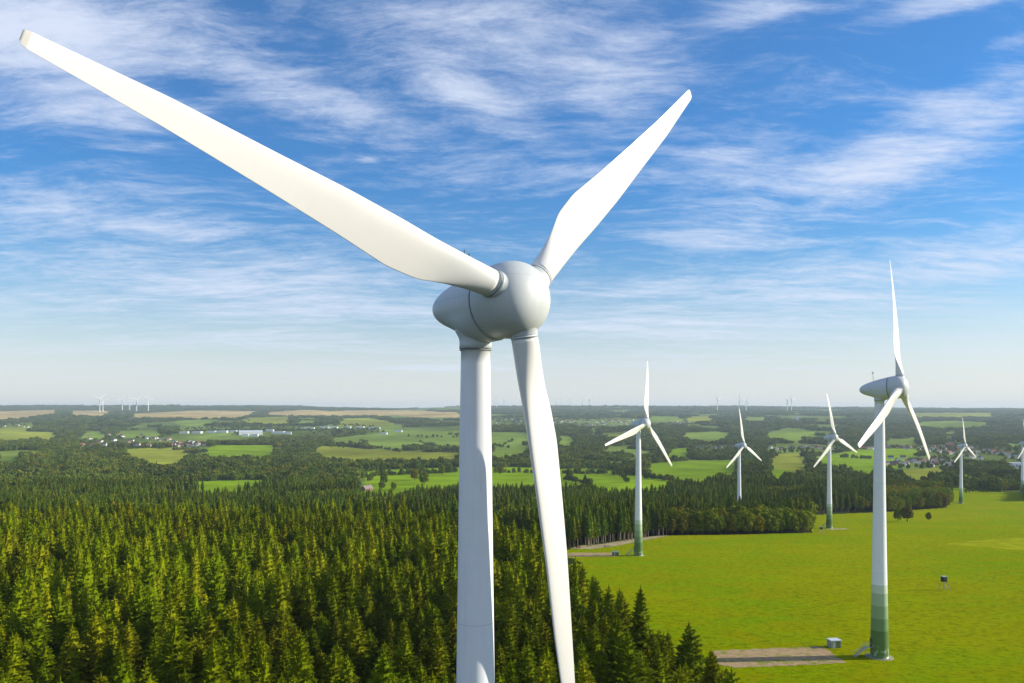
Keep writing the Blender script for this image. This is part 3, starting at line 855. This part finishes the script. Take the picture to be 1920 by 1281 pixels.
# two lone spruces at the tip of the plantation
for px, py, D_, h, lab in ((1333, 1215, 133, .66, 'left spruce of the pair at the plantation tip by the gravel pad'),
                           (1362, 1226, 131, .62, 'right spruce of the pair at the plantation tip by the gravel pad')):
    c, t = NEAR[(px // 3) % 3]
    X = (px - CX) / F * D_
    tree_thing('spruce_tree', c, t, X, D_, 1.0, .95, (CAMZ - (py - HY) / F * D_ - gz(X, D_)) / 21.5, lab, 'spruce', None)

# woods behind: dark spruces and broadleaf trees from 500 m to 1100 m
x, y = grid(-760, 800, 500, 1110, 5.6)
k = in_view(x, y, 30); x, y = x[k], y[k]
# woods behind the meadow start nearer on the right
x2, y2 = grid(10, 230, 446, 502, 5.2)
x = np.concatenate([x, x2]); y = np.concatenate([y, y2])
lu = landuse(x, y, np.where((x > 60) & (y < 900), 17.0, 23.0))
k = (lu < 0) & (wav(x, y, 240) > -1.05)
k &= ~((x < 60) & (y < 545) & (x < 200 - .4 * y))
k &= np.array([all(math.hypot(x[i] - a, y[i] - c) > 14 for a, c in ((64, 404), (203, 712), (236, 592))) for i in range(len(x))])
x, y = x[k], y[k]; z = ground(x, y)
pts_s, pts_b = [], []
mixn = wav(x + 300, y, 180)
for i in range(len(x)):
    px = CX + F * x[i] / y[i]
    br = mixn[i] > .85 or (px > 1255 and y[i] < 575) or (px > 1660 and mixn[i] > -.9)
    s = rs.uniform(.8, 1.12)
    if br: pts_b.append((x[i], y[i], z[i], rs.uniform(0, 6.28), s * .95, s * 1.08, rs.randint(len(BROADM))))
    else: pts_s.append((x[i], y[i], z[i], rs.uniform(0, 6.28), s * 1.05, s * rs.uniform(.85, 1.05), rs.randint(len(DARKS))))
# front row of the woods as single trees
def front_row(pts, n_, sel, crowns, name, label, cat, group):
    c = [(p[1] + abs(p[0]) * .0, i) for i, p in enumerate(pts) if sel(*proj(p[0], p[1], p[2]), p[1])]
    best = {}
    for i in range(len(pts)):
        p = pts[i]; px, py = proj(p[0], p[1], p[2])
        if sel(px, py, p[1]):
            b_ = int(px // 7)
            if b_ not in best or py > proj(*pts[best[b_]][:3])[1]: best[b_] = i
    ids = set(best.values())
    for i in ids:
        p = pts[i]; c, t = crowns[i % len(crowns)]
        tree_thing(name, c, t, p[0], p[1], p[3], p[4], p[5], label, cat, group)
    return [p for i, p in enumerate(pts) if i not in ids]
DK = [(spruce_crown(70 + i, H, 2.9, 6.5, 22, 9, 7, M_spruce2, 1.2), trunk_mesh(H - 1, .30, M_barkp)) for i, H in enumerate((21, 19, 22))]
BK = [(broad_crown(80 + i, H, Rm, 1.2, 16, 95, .62), trunk_mesh(H * .75, .32, M_bark, 6, i, Rm * .6)) for i, (H, Rm) in enumerate(((14, 4.8), (12.5, 4.4), (15.5, 5.4)))]
pts_s = front_row(pts_s, 0, lambda px, py, d: 1070 < px < 1262 and d < 530, DK, 'spruce_tree', 'bare stemmed spruce in the front row of the wood behind the track', 'spruce', 'spruces along the track')
pts_b = front_row(pts_b, 0, lambda px, py, d: 1250 < px < 1532 and d < 600, BK, 'broadleaf_tree', 'rounded broadleaf tree on the meadow edge of the nearer wood', 'tree', 'broadleaf trees of the nearer wood edge')
pts_b = front_row(pts_b, 0, lambda px, py, d: 1530 < px < 1800 and 700 < d < 900, BK, 'broadleaf_tree', 'rounded dark tree on the edge of the farther wood behind the meadow', 'tree', 'broadleaf trees of the farther wood edge')
scatter('dark_spruce_wood', DARKS, pts_s, 'dark spruce wood beyond the plantation and the meadow')
scatter('broadleaf_wood', BROADM, pts_b, 'mixed broadleaf wood among the dark spruces')

# far woodland and hedges
pts = []
def far_ring(y0, y1, s, sx, szs, thr, L):
    gx, gy = grid(-y1 * .68, y1 * .68, y0, y1, s)
    k = in_view(gx, gy, 20); gx, gy = gx[k], gy[k]
    hgt = 18.5 * szs
    k = landuse(gx, gy, np.full(gx.shape, hgt)) < 0
    gx, gy = gx[k], gy[k]
    w = wav(gx, gy * .55, L) + .6 * wav(gy * .6, gx, L * .37)
    k = w > np.where((gx < -.2 * gy) & (gy < 6500), thr - .3, thr); gx, gy = gx[k], gy[k]
    gzv = ground(gx, gy)
    nh = near_houses(gx, gy, 14 * szs, 12 * sx)
    for a, c, d, q in zip(gx, gy, gzv, nh):
        if q:
            if rs.rand() < .42: pts.append((a, c, d, rs.uniform(0, 6.28), sx * .33, szs * .62, rs.randint(len(CLUMPS))))
            continue
        pts.append((a, c, d, rs.uniform(0, 6.28), sx * rs.uniform(.8, 1.15), szs * rs.uniform(.75, 1.15), rs.randint(len(CLUMPS))))
far_ring(1085, 1800, 21, .80, .95, -1.0, 420)
far_ring(1800, 3000, 27, .95, .95, -.62, 620)
far_ring(3000, 5000, 40, 1.35, 1.0, -.55, 900)
far_ring(5000, 8500, 70, 2.2, 1.15, -.5, 1500)
far_ring(8500, 13200, 105, 3.2, 1.4, -.7, 2400)
HEDGES = [((604, 836), (645, 840)), ((648, 831), (690, 834)), ((672, 826), (690, 830)), ((694, 838), (752, 848)), ((762, 837), (815, 849)), ((788, 829), (800, 835)), ((815, 836), (862, 850)), ((925, 836), (960, 841)), ((944, 834), (962, 826)),
          ((982, 834), (1000, 835)), ((1208, 897), (1262, 902)), ((1165, 893), (1178, 908)), ((325, 845), (372, 841)), ((345, 850), (372, 846)), ((1090, 878), (1200, 884)), ((1575, 858), (1640, 861)), ((1395, 818), (1432, 822)), ((840, 815), (862, 815)),
          ((1722, 852), (1742, 850)), ((620, 795), (700, 800)), ((545, 788), (590, 789)), ((455, 782), (470, 790)), ((690, 905), (700, 893)), ((700, 892), (860, 886)), ((930, 886), (1140, 889)), ((1060, 901), (1110, 909)), ((1290, 851), (1370, 862))]
for (x0, y0), (x1, y1) in HEDGES:
    n_ = int(abs(x1 - x0) / 5) + 3
    for q in range(n_):
        t = (q + rs.rand() * .8) / n_
        X, Yd = unproj(x0 + (x1 - x0) * t, y0 + (y1 - y0) * t + rs.uniform(-.8, .8))
        if rs.rand() < .8: pts.append((X, Yd, gz(X, Yd), rs.uniform(0, 6.28), .26 * rs.uniform(.8, 1.4) * max(1, Yd / 2500), rs.uniform(.45, .85), rs.randint(len(CLUMPS))))
scatter('distant_woodland', CLUMPS, pts, 'woods and hedges spread over the valley to the horizon')
print('counts', len(rest), len(pts_s), len(pts_b), len(pts))

# single trees standing in fields: px, py of the foot, height in photo pixels
SINGLE = [(1683, 978, 27, 'tree', 'left one of two trees standing together on the meadow'),
          (1701, 979, 28, 'tree', 'brownish right one of two trees standing together on the meadow'),
          (1741, 976, 16, 'bush', 'small lone bush on the meadow, right of the pair of trees'),
          (720, 909, 24, 'tree', 'tall rear tree of a close pair in the sunny field'),
          (716, 918, 17, 'tree', 'lower front tree of a close pair in the sunny field'),
          (738, 920, 17, 'tree', 'round tree at the lower edge of the sunny field left of the huge tower'),
          (777, 901, 22, 'tree', 'tree in the middle of the sunny field left of the huge tower'),
          (795, 909, 26, 'tree', 'largest round tree in the sunny field left of the huge tower'),
          (829, 891, 20, 'tree', 'tree near the huge tower at the back of the sunny field'),
          (939, 890, 17, 'tree', 'tree seen just right of the huge tower'),
          (1068, 899, 20, 'tree', 'tree just right of the lowest blade in the green field'),
          (1105, 913, 17, 'tree', 'round tree in front of the long green field, right of the lowest blade'),
          (1151, 893, 12, 'tree', 'small tree between the two green fields behind the second tower')]
mx_ = leaf_mat('autumn_leaves', (.10, .085, .012), (.13, .085, .012), (.15, .10, .015))
brown = broad_crown(99, 14, 4.8, 1.6, 16, 95, .6, mx_)
for i, (px, py, h, cat, lab) in enumerate(SINGLE):
    X, Yd = unproj(px, py)
    H = h / F * Yd
    c, t = BK[i % 3]
    if i == 1: c = brown
    s = H / (14, 12.5, 15.5)[i % 3]
    tree_thing('shrub' if cat == 'bush' else 'field_tree', c, t, X, Yd, i * 1.1, s * (.95 if i else .8), s, lab, cat, 'trees standing in the fields')
HEDGE = [(1811, 924.5), (1818, 924), (1824, 923), (1837, 923), (1843, 923), (1849, 922.5)]
for i, (px, py) in enumerate(HEDGE):
    X, Yd = unproj(px, py); c, t = BK[i % 3]; s = (4.2, 3.0, 5.0)[i % 3] / 14
    tree_thing('shrub', c, t, X, Yd, i, s, s, 'dark small shrub of the gappy hedge behind the small far turbine', 'shrub', 'shrubs of the gappy hedge')
DOTS = [(766, 819), (784, 820), (791, 820), (800, 822), (812, 820), (820, 820), (828, 821), (850, 821), (857, 821)]
for i, (px, py) in enumerate(DOTS):
    X, Yd = unproj(px, py); c, t = BK[i % 3]; s = rs.uniform(.9, 1.25)
    tree_thing('field_tree', c, t, X, Yd, i, s, s * .9, 'tiny dark tree of the row crossing the pale field left of the huge tower', 'tree', 'tree row in the pale field')

# ------------------------------------------------------------------ buildings
WALLS = [mat('render_white', (.72, .70, .65), .8, .2, .05), mat('render_cream', (.60, .50, .38), .8, .2, .05), mat('brick_red', (.30, .17, .12), .85, .1, .08), mat('render_grey', (.45, .45, .44), .8, .2, .05)]
ROOFS = [mat('slate_roof', (.085, .088, .10), .6, .3, .1), mat('tile_roof_red', (.40, .13, .07), .75, .1, .1), mat('tile_roof_brown', (.17, .10, .075), .75, .1, .1)]
M_glass = mat('window_glass', (.05, .06, .07), .2, .5)
M_shed = mat('shed_cladding', (.70, .72, .74), .5, .3, .04); M_shedroof = mat('shed_roof', (.62, .65, .68), .5, .3, .05)
def house(px, py, w, d, h, roof_h, wall, roof, rot, label, cat='house', group=None, name='house', flat=False):
    X, Yd = unproj(px, py)
    r = bpy.data.objects.new(name, None); C.objects.link(r); r.location = (X, Yd, gz(X, Yd)); r.rotation_euler = (0, 0, rot)
    tag(r, label, cat, group)
    b1 = MB(); b1.box(-w/2, w/2, -d/2, d/2, -2, h)
    if not flat: b1.add([(-w/2, -d/2, h), (-w/2, d/2, h), (-w/2, 0, h + roof_h - .05), (w/2, -d/2, h), (w/2, d/2, h), (w/2, 0, h + roof_h - .05)], [(0, 2, 1), (3, 4, 5), (0, 3, 5, 2), (1, 2, 5, 4)])
    link('wall', b1.mesh('house_walls', wall), r)
    b2 = MB(); e = .5
    if flat: b2.box(-w/2 - .3, w/2 + .3, -d/2 - .3, d/2 + .3, h, h + roof_h)
    else:
        k = roof_h / (d/2) * e
        b2.add([(-w/2-e, -d/2-e, h-k), (w/2+e, -d/2-e, h-k), (w/2+e, 0, h+roof_h), (-w/2-e, 0, h+roof_h), (-w/2-e, d/2+e, h-k), (w/2+e, d/2+e, h-k),
                (-w/2-e, -d/2-e, h-k+.3), (w/2+e, -d/2-e, h-k+.3), (w/2+e, 0, h+roof_h+.3), (-w/2-e, 0, h+roof_h+.3), (-w/2-e, d/2+e, h-k+.3), (w/2+e, d/2+e, h-k+.3)],
               [(6, 7, 8, 9), (9, 8, 11, 10), (0, 3, 2, 1), (3, 4, 5, 2), (0, 1, 7, 6), (4, 10, 11, 5), (1, 2, 8, 7), (2, 5, 11, 8), (0, 6, 9, 3), (3, 9, 10, 4)])
    rf = link('roof', b2.mesh('house_roof', roof), r)
    if not flat and Yd < 3200:
        b3 = MB(); b3.box(w*.2, w*.2 + .9, -.5, .5, h + roof_h * .5, h + roof_h + 1.2); link('chimney', b3.mesh('chimney', WALLS[2]), rf)
        b4 = MB()
        for q in range(3): b4.box(-w*.36 + q*w*.28, -w*.36 + q*w*.28 + 1.3, -d/2 - .03, -d/2 + .05, 1.2, 2.8)
        link('window', b4.mesh('windows', M_glass), r)
    return r
def cluster(x0, x1, y0, y1, n, seed, label, group, wh=.6, red=.2):
    red *= .55
    rn = random.Random(seed)
    for k in range(n):
        px = x0 + (x1 - x0) * (k + rn.uniform(.1, .9)) / n; py = rn.uniform(y0, y1)
        wl = WALLS[0] if rn.random() < wh else rn.choice(WALLS[1:]); rf = ROOFS[1] if rn.random() < red else rn.choice((ROOFS[0], ROOFS[2]))
        house(px, py, rn.uniform(10, 15), rn.uniform(8, 10.5), rn.uniform(4.5, 6.5), rn.uniform(3, 4.6), wl, rf, rn.choice((0, .3, -.4, 1.4, 1.0)), label, 'house', group)
cluster(322, 388, 830, 838, 24, 1, 'house of the hamlet above the yellow-green field on the far left', 'hamlet on the left', .6, .25)
cluster(150, 330, 816, 838, 34, 2, 'house scattered among the trees on the far left', 'scattered houses on the left', .45, .2)
cluster(5, 60, 798, 802, 5, 3, 'pale house at the left edge below the stubble fields', 'houses at the left edge', .8, .1)
cluster(1036, 1080, 789, 795, 16, 4, 'white house of the distant village right of the lowest blade', 'distant village', .8, .3)
cluster(1085, 1190, 787, 799, 40, 5, 'house of the distant village left of the second turbine nacelle', 'distant village centre', .75, .3)
cluster(925, 990, 787, 795, 9, 6, 'distant house between the huge tower and its lowest blade', 'houses between tower and blade', .8, .1)
cluster(1260, 1300, 791, 794, 6, 7, 'white distant house right of the second turbine nacelle', 'white houses on the far plain', .9, 0)
cluster(1306, 1375, 838, 842, 5, 8, 'house left of the turbine with the hidden foot', 'houses behind the wood', .7, .2)
cluster(1440, 1565, 839, 845, 12, 9, 'village house left of the third tower, behind the yellow field', 'village row on the left', .7, .1)
cluster(1612, 1640, 839, 843, 4, 10, 'village house just left of the nearest meadow tower', 'village row behind the near tower', .6, .2)
cluster(1662, 1735, 838, 844, 10, 11, 'village house behind the green field right of the nearest meadow tower', 'village row right of the near tower', .5, .3)
cluster(1735, 1835, 838, 852, 24, 12, 'village house among the trees left of the small far turbine', 'village centre', .55, .3)
cluster(1662, 1790, 860, 877, 28, 13, 'village house in the lower row behind the hedges', 'lower village row', .5, .25)
cluster(1812, 1915, 842, 862, 13, 14, 'village house among the trees right of the small far turbine', 'village on the right', .6, .3)
SHED = [(345, 813, 16, 'left white shed of the industrial estate'), (370, 813, 17, 'second white shed from the left of the industrial estate'), (397, 812, 15, 'third white shed from the left of the industrial estate'),
        (418, 811.5, 18, 'fourth white shed from the left of the industrial estate'), (438, 811, 12, 'small white shed left of the largest hall'), (506, 809, 14, 'white shed just right of the largest hall'),
        (522, 813, 22, 'low grey shed right of the largest hall'), (540, 814, 12, 'small bright shed right of the low grey shed'), (577, 805, 24, 'long pale shed right of the estate'),
        (610, 803, 15, 'pale shed left of the group behind the fields'), (625, 803, 16, 'long low shed behind the fields'), (652, 803, 12, 'small white shed behind the fields'), (675, 803, 15, 'white hall behind the fields'),
        (702, 805, 20, 'grey blue hall behind the fields'), (720, 815, 12, 'cream building at the edge of the pale field'), (746, 810, 16, 'dark roofed hall beside the woods left of the huge tower'),
        (460, 818, 12, 'white building in front of the largest hall'), (477, 818, 14, 'pale flat building in front of the largest hall')]
for px, py, wpx, lab in SHED:
    X, Yd = unproj(px, py); w = wpx / F * Yd
    house(px, py, w, w * .55, 9.0, 1.0, M_shed, ROOFS[0] if 'dark' in lab else M_shedroof, random.uniform(-.15, .15), lab, 'shed', 'industrial sheds', 'industrial_shed', True)
X, Yd = unproj(470, 815); house(470, 815, 42 / F * Yd, 60, 13, 6, M_shed, M_shedroof, .35, 'largest white hall of the industrial estate with a broad pale roof', 'hall', None, 'factory_hall')
X, Yd = unproj(1915, 876); house(1918, 876, 46 / F * Yd, 22, 8, 1.2, M_shed, M_shedroof, -.1, 'white factory shed at the right edge below the village', 'shed', None, 'factory_shed', True)
house(688, 920, 16, 9, 3.2, 4.2, WALLS[2], mat('old_barn_roof', (.24, .20, .17), .9), 1.0, 'old barn with a pale roof at the corner of the sunny field', 'barn', None, 'barn')
house(1495, 788, 16, 16, 30, 2, M_shed, M_shedroof, 0, 'tall white silo block on the far plain', 'silo', None, 'silo', True)
# church
X, Yd = unproj(1787, 838); r = bpy.data.objects.new('church', None); C.objects.link(r); r.location = (X, Yd, gz(X, Yd))
tag(r, 'brick village church with a slender pointed spire', 'church')
mb = MB(); mb.box(-3.2, 3.2, -3.2, 3.2, -2, 19); link('tower', mb.mesh('church_tower', WALLS[2]), r)
mb = MB(); mb.add([(-3.5, -3.5, 19), (3.5, -3.5, 19), (3.5, 3.5, 19), (-3.5, 3.5, 19), (0, 0, 42)], [(0, 1, 4), (1, 2, 4), (2, 3, 4), (3, 0, 4), (0, 3, 2, 1)]); link('spire', mb.mesh('spire', ROOFS[0]), r)
mb = MB(); mb.box(-27, -3.3, -6, 6, -2, 9); mb.add([(-27, -6, 9), (-27, 6, 9), (-27, 0, 15), (-3.3, -6, 9), (-3.3, 6, 9), (-3.3, 0, 15)], [(0, 2, 1), (3, 4, 5), (0, 3, 5, 2), (1, 2, 5, 4)]); link('nave', mb.mesh('nave', WALLS[2]), r)

# ------------------------------------------------------------------ small things on the meadow
M_wall_l = mat('hut_panel_light', (.50, .53, .50), .7, .2, .05); M_hutroof = mat('hut_roof', (.55, .57, .58), .6, .3, .05); M_hutdoor = mat('hut_door_green', (.10, .17, .05), .6); M_hutvent = mat('hut_vent', (.33, .36, .34), .6)
def hut(px, py, rot, label, body, scale=1.0):
    X, Yd = unproj(px, py)
    r = bpy.data.objects.new('transformer_hut', None); C.objects.link(r); r.location = (X, Yd, gz(X, Yd)); r.rotation_euler = (0, 0, rot); r.scale = (scale,) * 3
    tag(r, label, 'transformer hut', 'transformer huts')
    mb = MB(); mb.box(-1.4, 1.4, -1.1, 1.1, -.3, 1.9); link('body', mb.mesh('hut_body', body), r)
    mb = MB(); mb.box(-1.55, 1.55, -1.25, 1.25, 1.9, 2.08); link('roof', mb.mesh('hut_roof', M_hutroof), r)
    mb = MB(); mb.box(-.1, 1.15, -1.14, -1.08, .05, 1.75); d = link('door', mb.mesh('hut_door', M_hutdoor), r)
    mb = MB(); mb.box(.9, 1.0, -1.2, -1.14, .9, 1.05); link('handle', mb.mesh('hut_handle', M_metal), d)
    mb = MB()
    for q in range(6): mb.box(-.95, -.35, -1.15, -1.08, .25 + q * .24, .40 + q * .24)
    link('vent', mb.mesh('hut_vent', M_wall_l), r)
hut(1564, 1213.5, .15, 'grey transformer hut with a pale flat roof beside the gravel pad', M_hutvent)
hut(1154, 1042.5, .1, 'small green transformer hut left of the second tower', mat('hut_green', (.09, .15, .08), .6), 1.05)
M_woodp = mat('weathered_wood', (.42, .34, .24), .9, .1, .2, 3); M_darkw = mat('dark_green_boards', (.02, .045, .04), .8, .1, .1, 3)
def blind(px, py, label, s=1.0):
    X, Yd = unproj(px, py)
    r = bpy.data.objects.new('raised_hide', None); C.objects.link(r); r.location = (X, Yd, gz(X, Yd)); r.scale = (s,) * 3; r.rotation_euler = (0, 0, .25)
    tag(r, label, 'hunting hide', 'raised hunting hides')
    mb = MB(); mb.box(-.75, .75, -.75, .75, 3.1, 4.95); link('cabin', mb.mesh('hide_cabin', M_darkw), r)
    mb = MB(); mb.box(-.95, .95, -.95, .95, 4.95, 5.1); link('roof', mb.mesh('hide_roof', M_hutvent), r)
    mb = MB(); mb.box(-.5, .5, -.78, -.74, 4.1, 4.5); link('window', mb.mesh('hide_window', M_glass), r)
    for a, c in ((-1, -1), (1, -1), (-1, 1), (1, 1)):
        mb = MB(); mb.tube([(a * 1.5, c * 1.4, -.2), (a * .7, c * .7, 3.15)], .09, 6); link('leg', mb.mesh('hide_leg', M_woodp), r)
    mb = MB(); mb.tube([(-1.2, -1.15, 1.1), (1.2, -1.15, 1.1)], .06, 5); mb.tube([(-1.2, 1.15, 1.1), (1.2, 1.15, 1.1)], .06, 5); mb.tube([(-1.4, -1.3, .2), (1.0, -1.0, 2.1)], .06, 5); link('brace', mb.mesh('hide_brace', M_woodp), r)
    mb = MB()
    for c in (-.25, .25): mb.tube([(3.0, c, 0), (.8, c, 3.9)], .07, 5)
    for q in range(10): mb.tube([(3.0 - q * .22, -.25, q * .39 + .1), (3.0 - q * .22, .25, q * .39 + .1)], .05, 5)
    link('ladder', mb.mesh('hide_ladder', M_woodp), r)
blind(1770, 1107, 'raised wooden hunting hide with a dark cabin and ladder on the open meadow')
blind(1540, 1000, 'dark hunting hide at the corner of the nearer wood', .85)
# bench and red marker near the track
X, Yd = unproj(1139, 1026); r = bpy.data.objects.new('timber_stack', None); C.objects.link(r); r.location = (X, Yd, gz(X, Yd)); r.rotation_euler = (0, 0, .1)
tag(r, 'low pale stack of sawn logs beside the dirt track', 'log stack')
for row, n_ in enumerate((5, 4, 3)):
    for q in range(n_):
        mb = MB(); xx = (q - (n_ - 1) / 2) * .48
        mb.tube([(-1.6, xx, .24 + row * .42), (1.6, xx, .24 + row * .42)], .24, 10); link('log', mb.mesh('log', M_woodp), r)
X, Yd = unproj(1084, 1030); r = bpy.data.objects.new('marker_post', None); C.objects.link(r); r.location = (X, Yd, gz(X, Yd))
tag(r, 'red and white barrier board at the bend of the dirt track', 'barrier')
M_red = mat('barrier_red', (.45, .09, .04), .6)
for q in (-.9, .9):
    mb = MB(); mb.box(q - .07, q + .07, -.06, .06, -.2, 1.5); link('post', mb.mesh('barrier_post', M_woodp), r)
mb = MB(); mb.box(-1.3, 1.3, -.10, -.06, .8, 1.5); link('board', mb.mesh('barrier_board', M_red), r)

# ------------------------------------------------------------------ turbines on the horizon
M_far = mat('far_turbine_white', (.82, .82, .82), .5)
def far_mesh(seed, ph):
    mb = MB(); mb.tube([(0, 0, -5), (0, 0, 140)], [5.5, 3.8], 8)
    mb.tube([(0, -6, 141), (0, 9, 141)], [3.0, 2.4], 8)
    for k in range(3):
        a = ph + k * R(120)
        c, s = math.cos(a), math.sin(a)
        mb.tube([(0, -7, 141), (c * 18, -7, 141 + s * 18), (c * 62, -7, 141 + s * 62)], [3.2, 4.2, 2.0], 6)
    return mb.mesh('far_turbine', M_far)
FM = [far_mesh(i, R(p)) for i, p in enumerate((90, 62, 100, 40, 15))]
FAR = [(76, 764, 5), (87, 763, 6), (161, 763, 6), (187, 747, 20), (193, 751, 17), (198, 758, 9), (229, 750, 18), (243, 751, 17), (256, 750, 18), (278, 750, 18), (835, 757, 9), (862, 760, 6), (931, 748, 14), (945, 749, 13),
       (1043, 751, 11), (1052, 751, 11), (1068, 751, 11), (1092, 749, 13), (1105, 749, 13), (1345, 749, 20), (1386, 748, 20), (1399, 751, 19), (1444, 758, 9), (1476, 750, 18), (1484, 750, 19), (1496, 758, 9), (1532, 759, 9), (1566, 762, 7),
       (1580, 762, 7), (1601, 761, 8), (1612, 762, 7), (1621, 762, 8), (1631, 763, 6), (1677, 764, 6)]
for i, (px, hub, h) in enumerate(FAR):
    D = min(max(F * 141 / h * .82, 9600), 13100)
    X = (px - CX) / F * D; g = gz(X, D)
    zh = CAMZ + (HY - hub) / F * D
    s = max(.45, (zh - g) / 141)
    o = link('distant_turbine', FM[i % 5]); o.location = (X, D, g); k = min(s, 1.35); o.scale = (k, k, s); o.rotation_euler = (0, 0, R(38))
    side = ('far left of the horizon' if px < 300 else 'hill behind the huge tower' if px < 900 else 'horizon just right of the huge tower' if px < 1200 else 'horizon between the second and third towers' if px < 1560 else 'horizon around the nearest meadow tower')
    tag(o, 'tiny pale wind turbine on the ' + side, 'wind turbine', 'turbines on the ' + side)

# ------------------------------------------------------------------ air
mb = MB(); mb.box(-16000, 16000, -3000, 19500, -75, CAMZ + 130)
hzm = bpy.data.materials.new('haze'); hzm.use_nodes = True
n = hzm.node_tree; n.nodes.clear()
vo = n.nodes.new('ShaderNodeVolumePrincipled'); vo.inputs['Color'].default_value = (.72, .87, .96, 1); vo.inputs['Density'].default_value = 4.6e-5; vo.inputs['Anisotropy'].default_value = .1
oo = n.nodes.new('ShaderNodeOutputMaterial'); n.links.new(vo.outputs[0], oo.inputs['Volume'])
hz_o = link('haze', mb.mesh('haze', hzm)); tag(hz_o, 'pale blue air between the camera and the horizon', None, None, 'stuff')
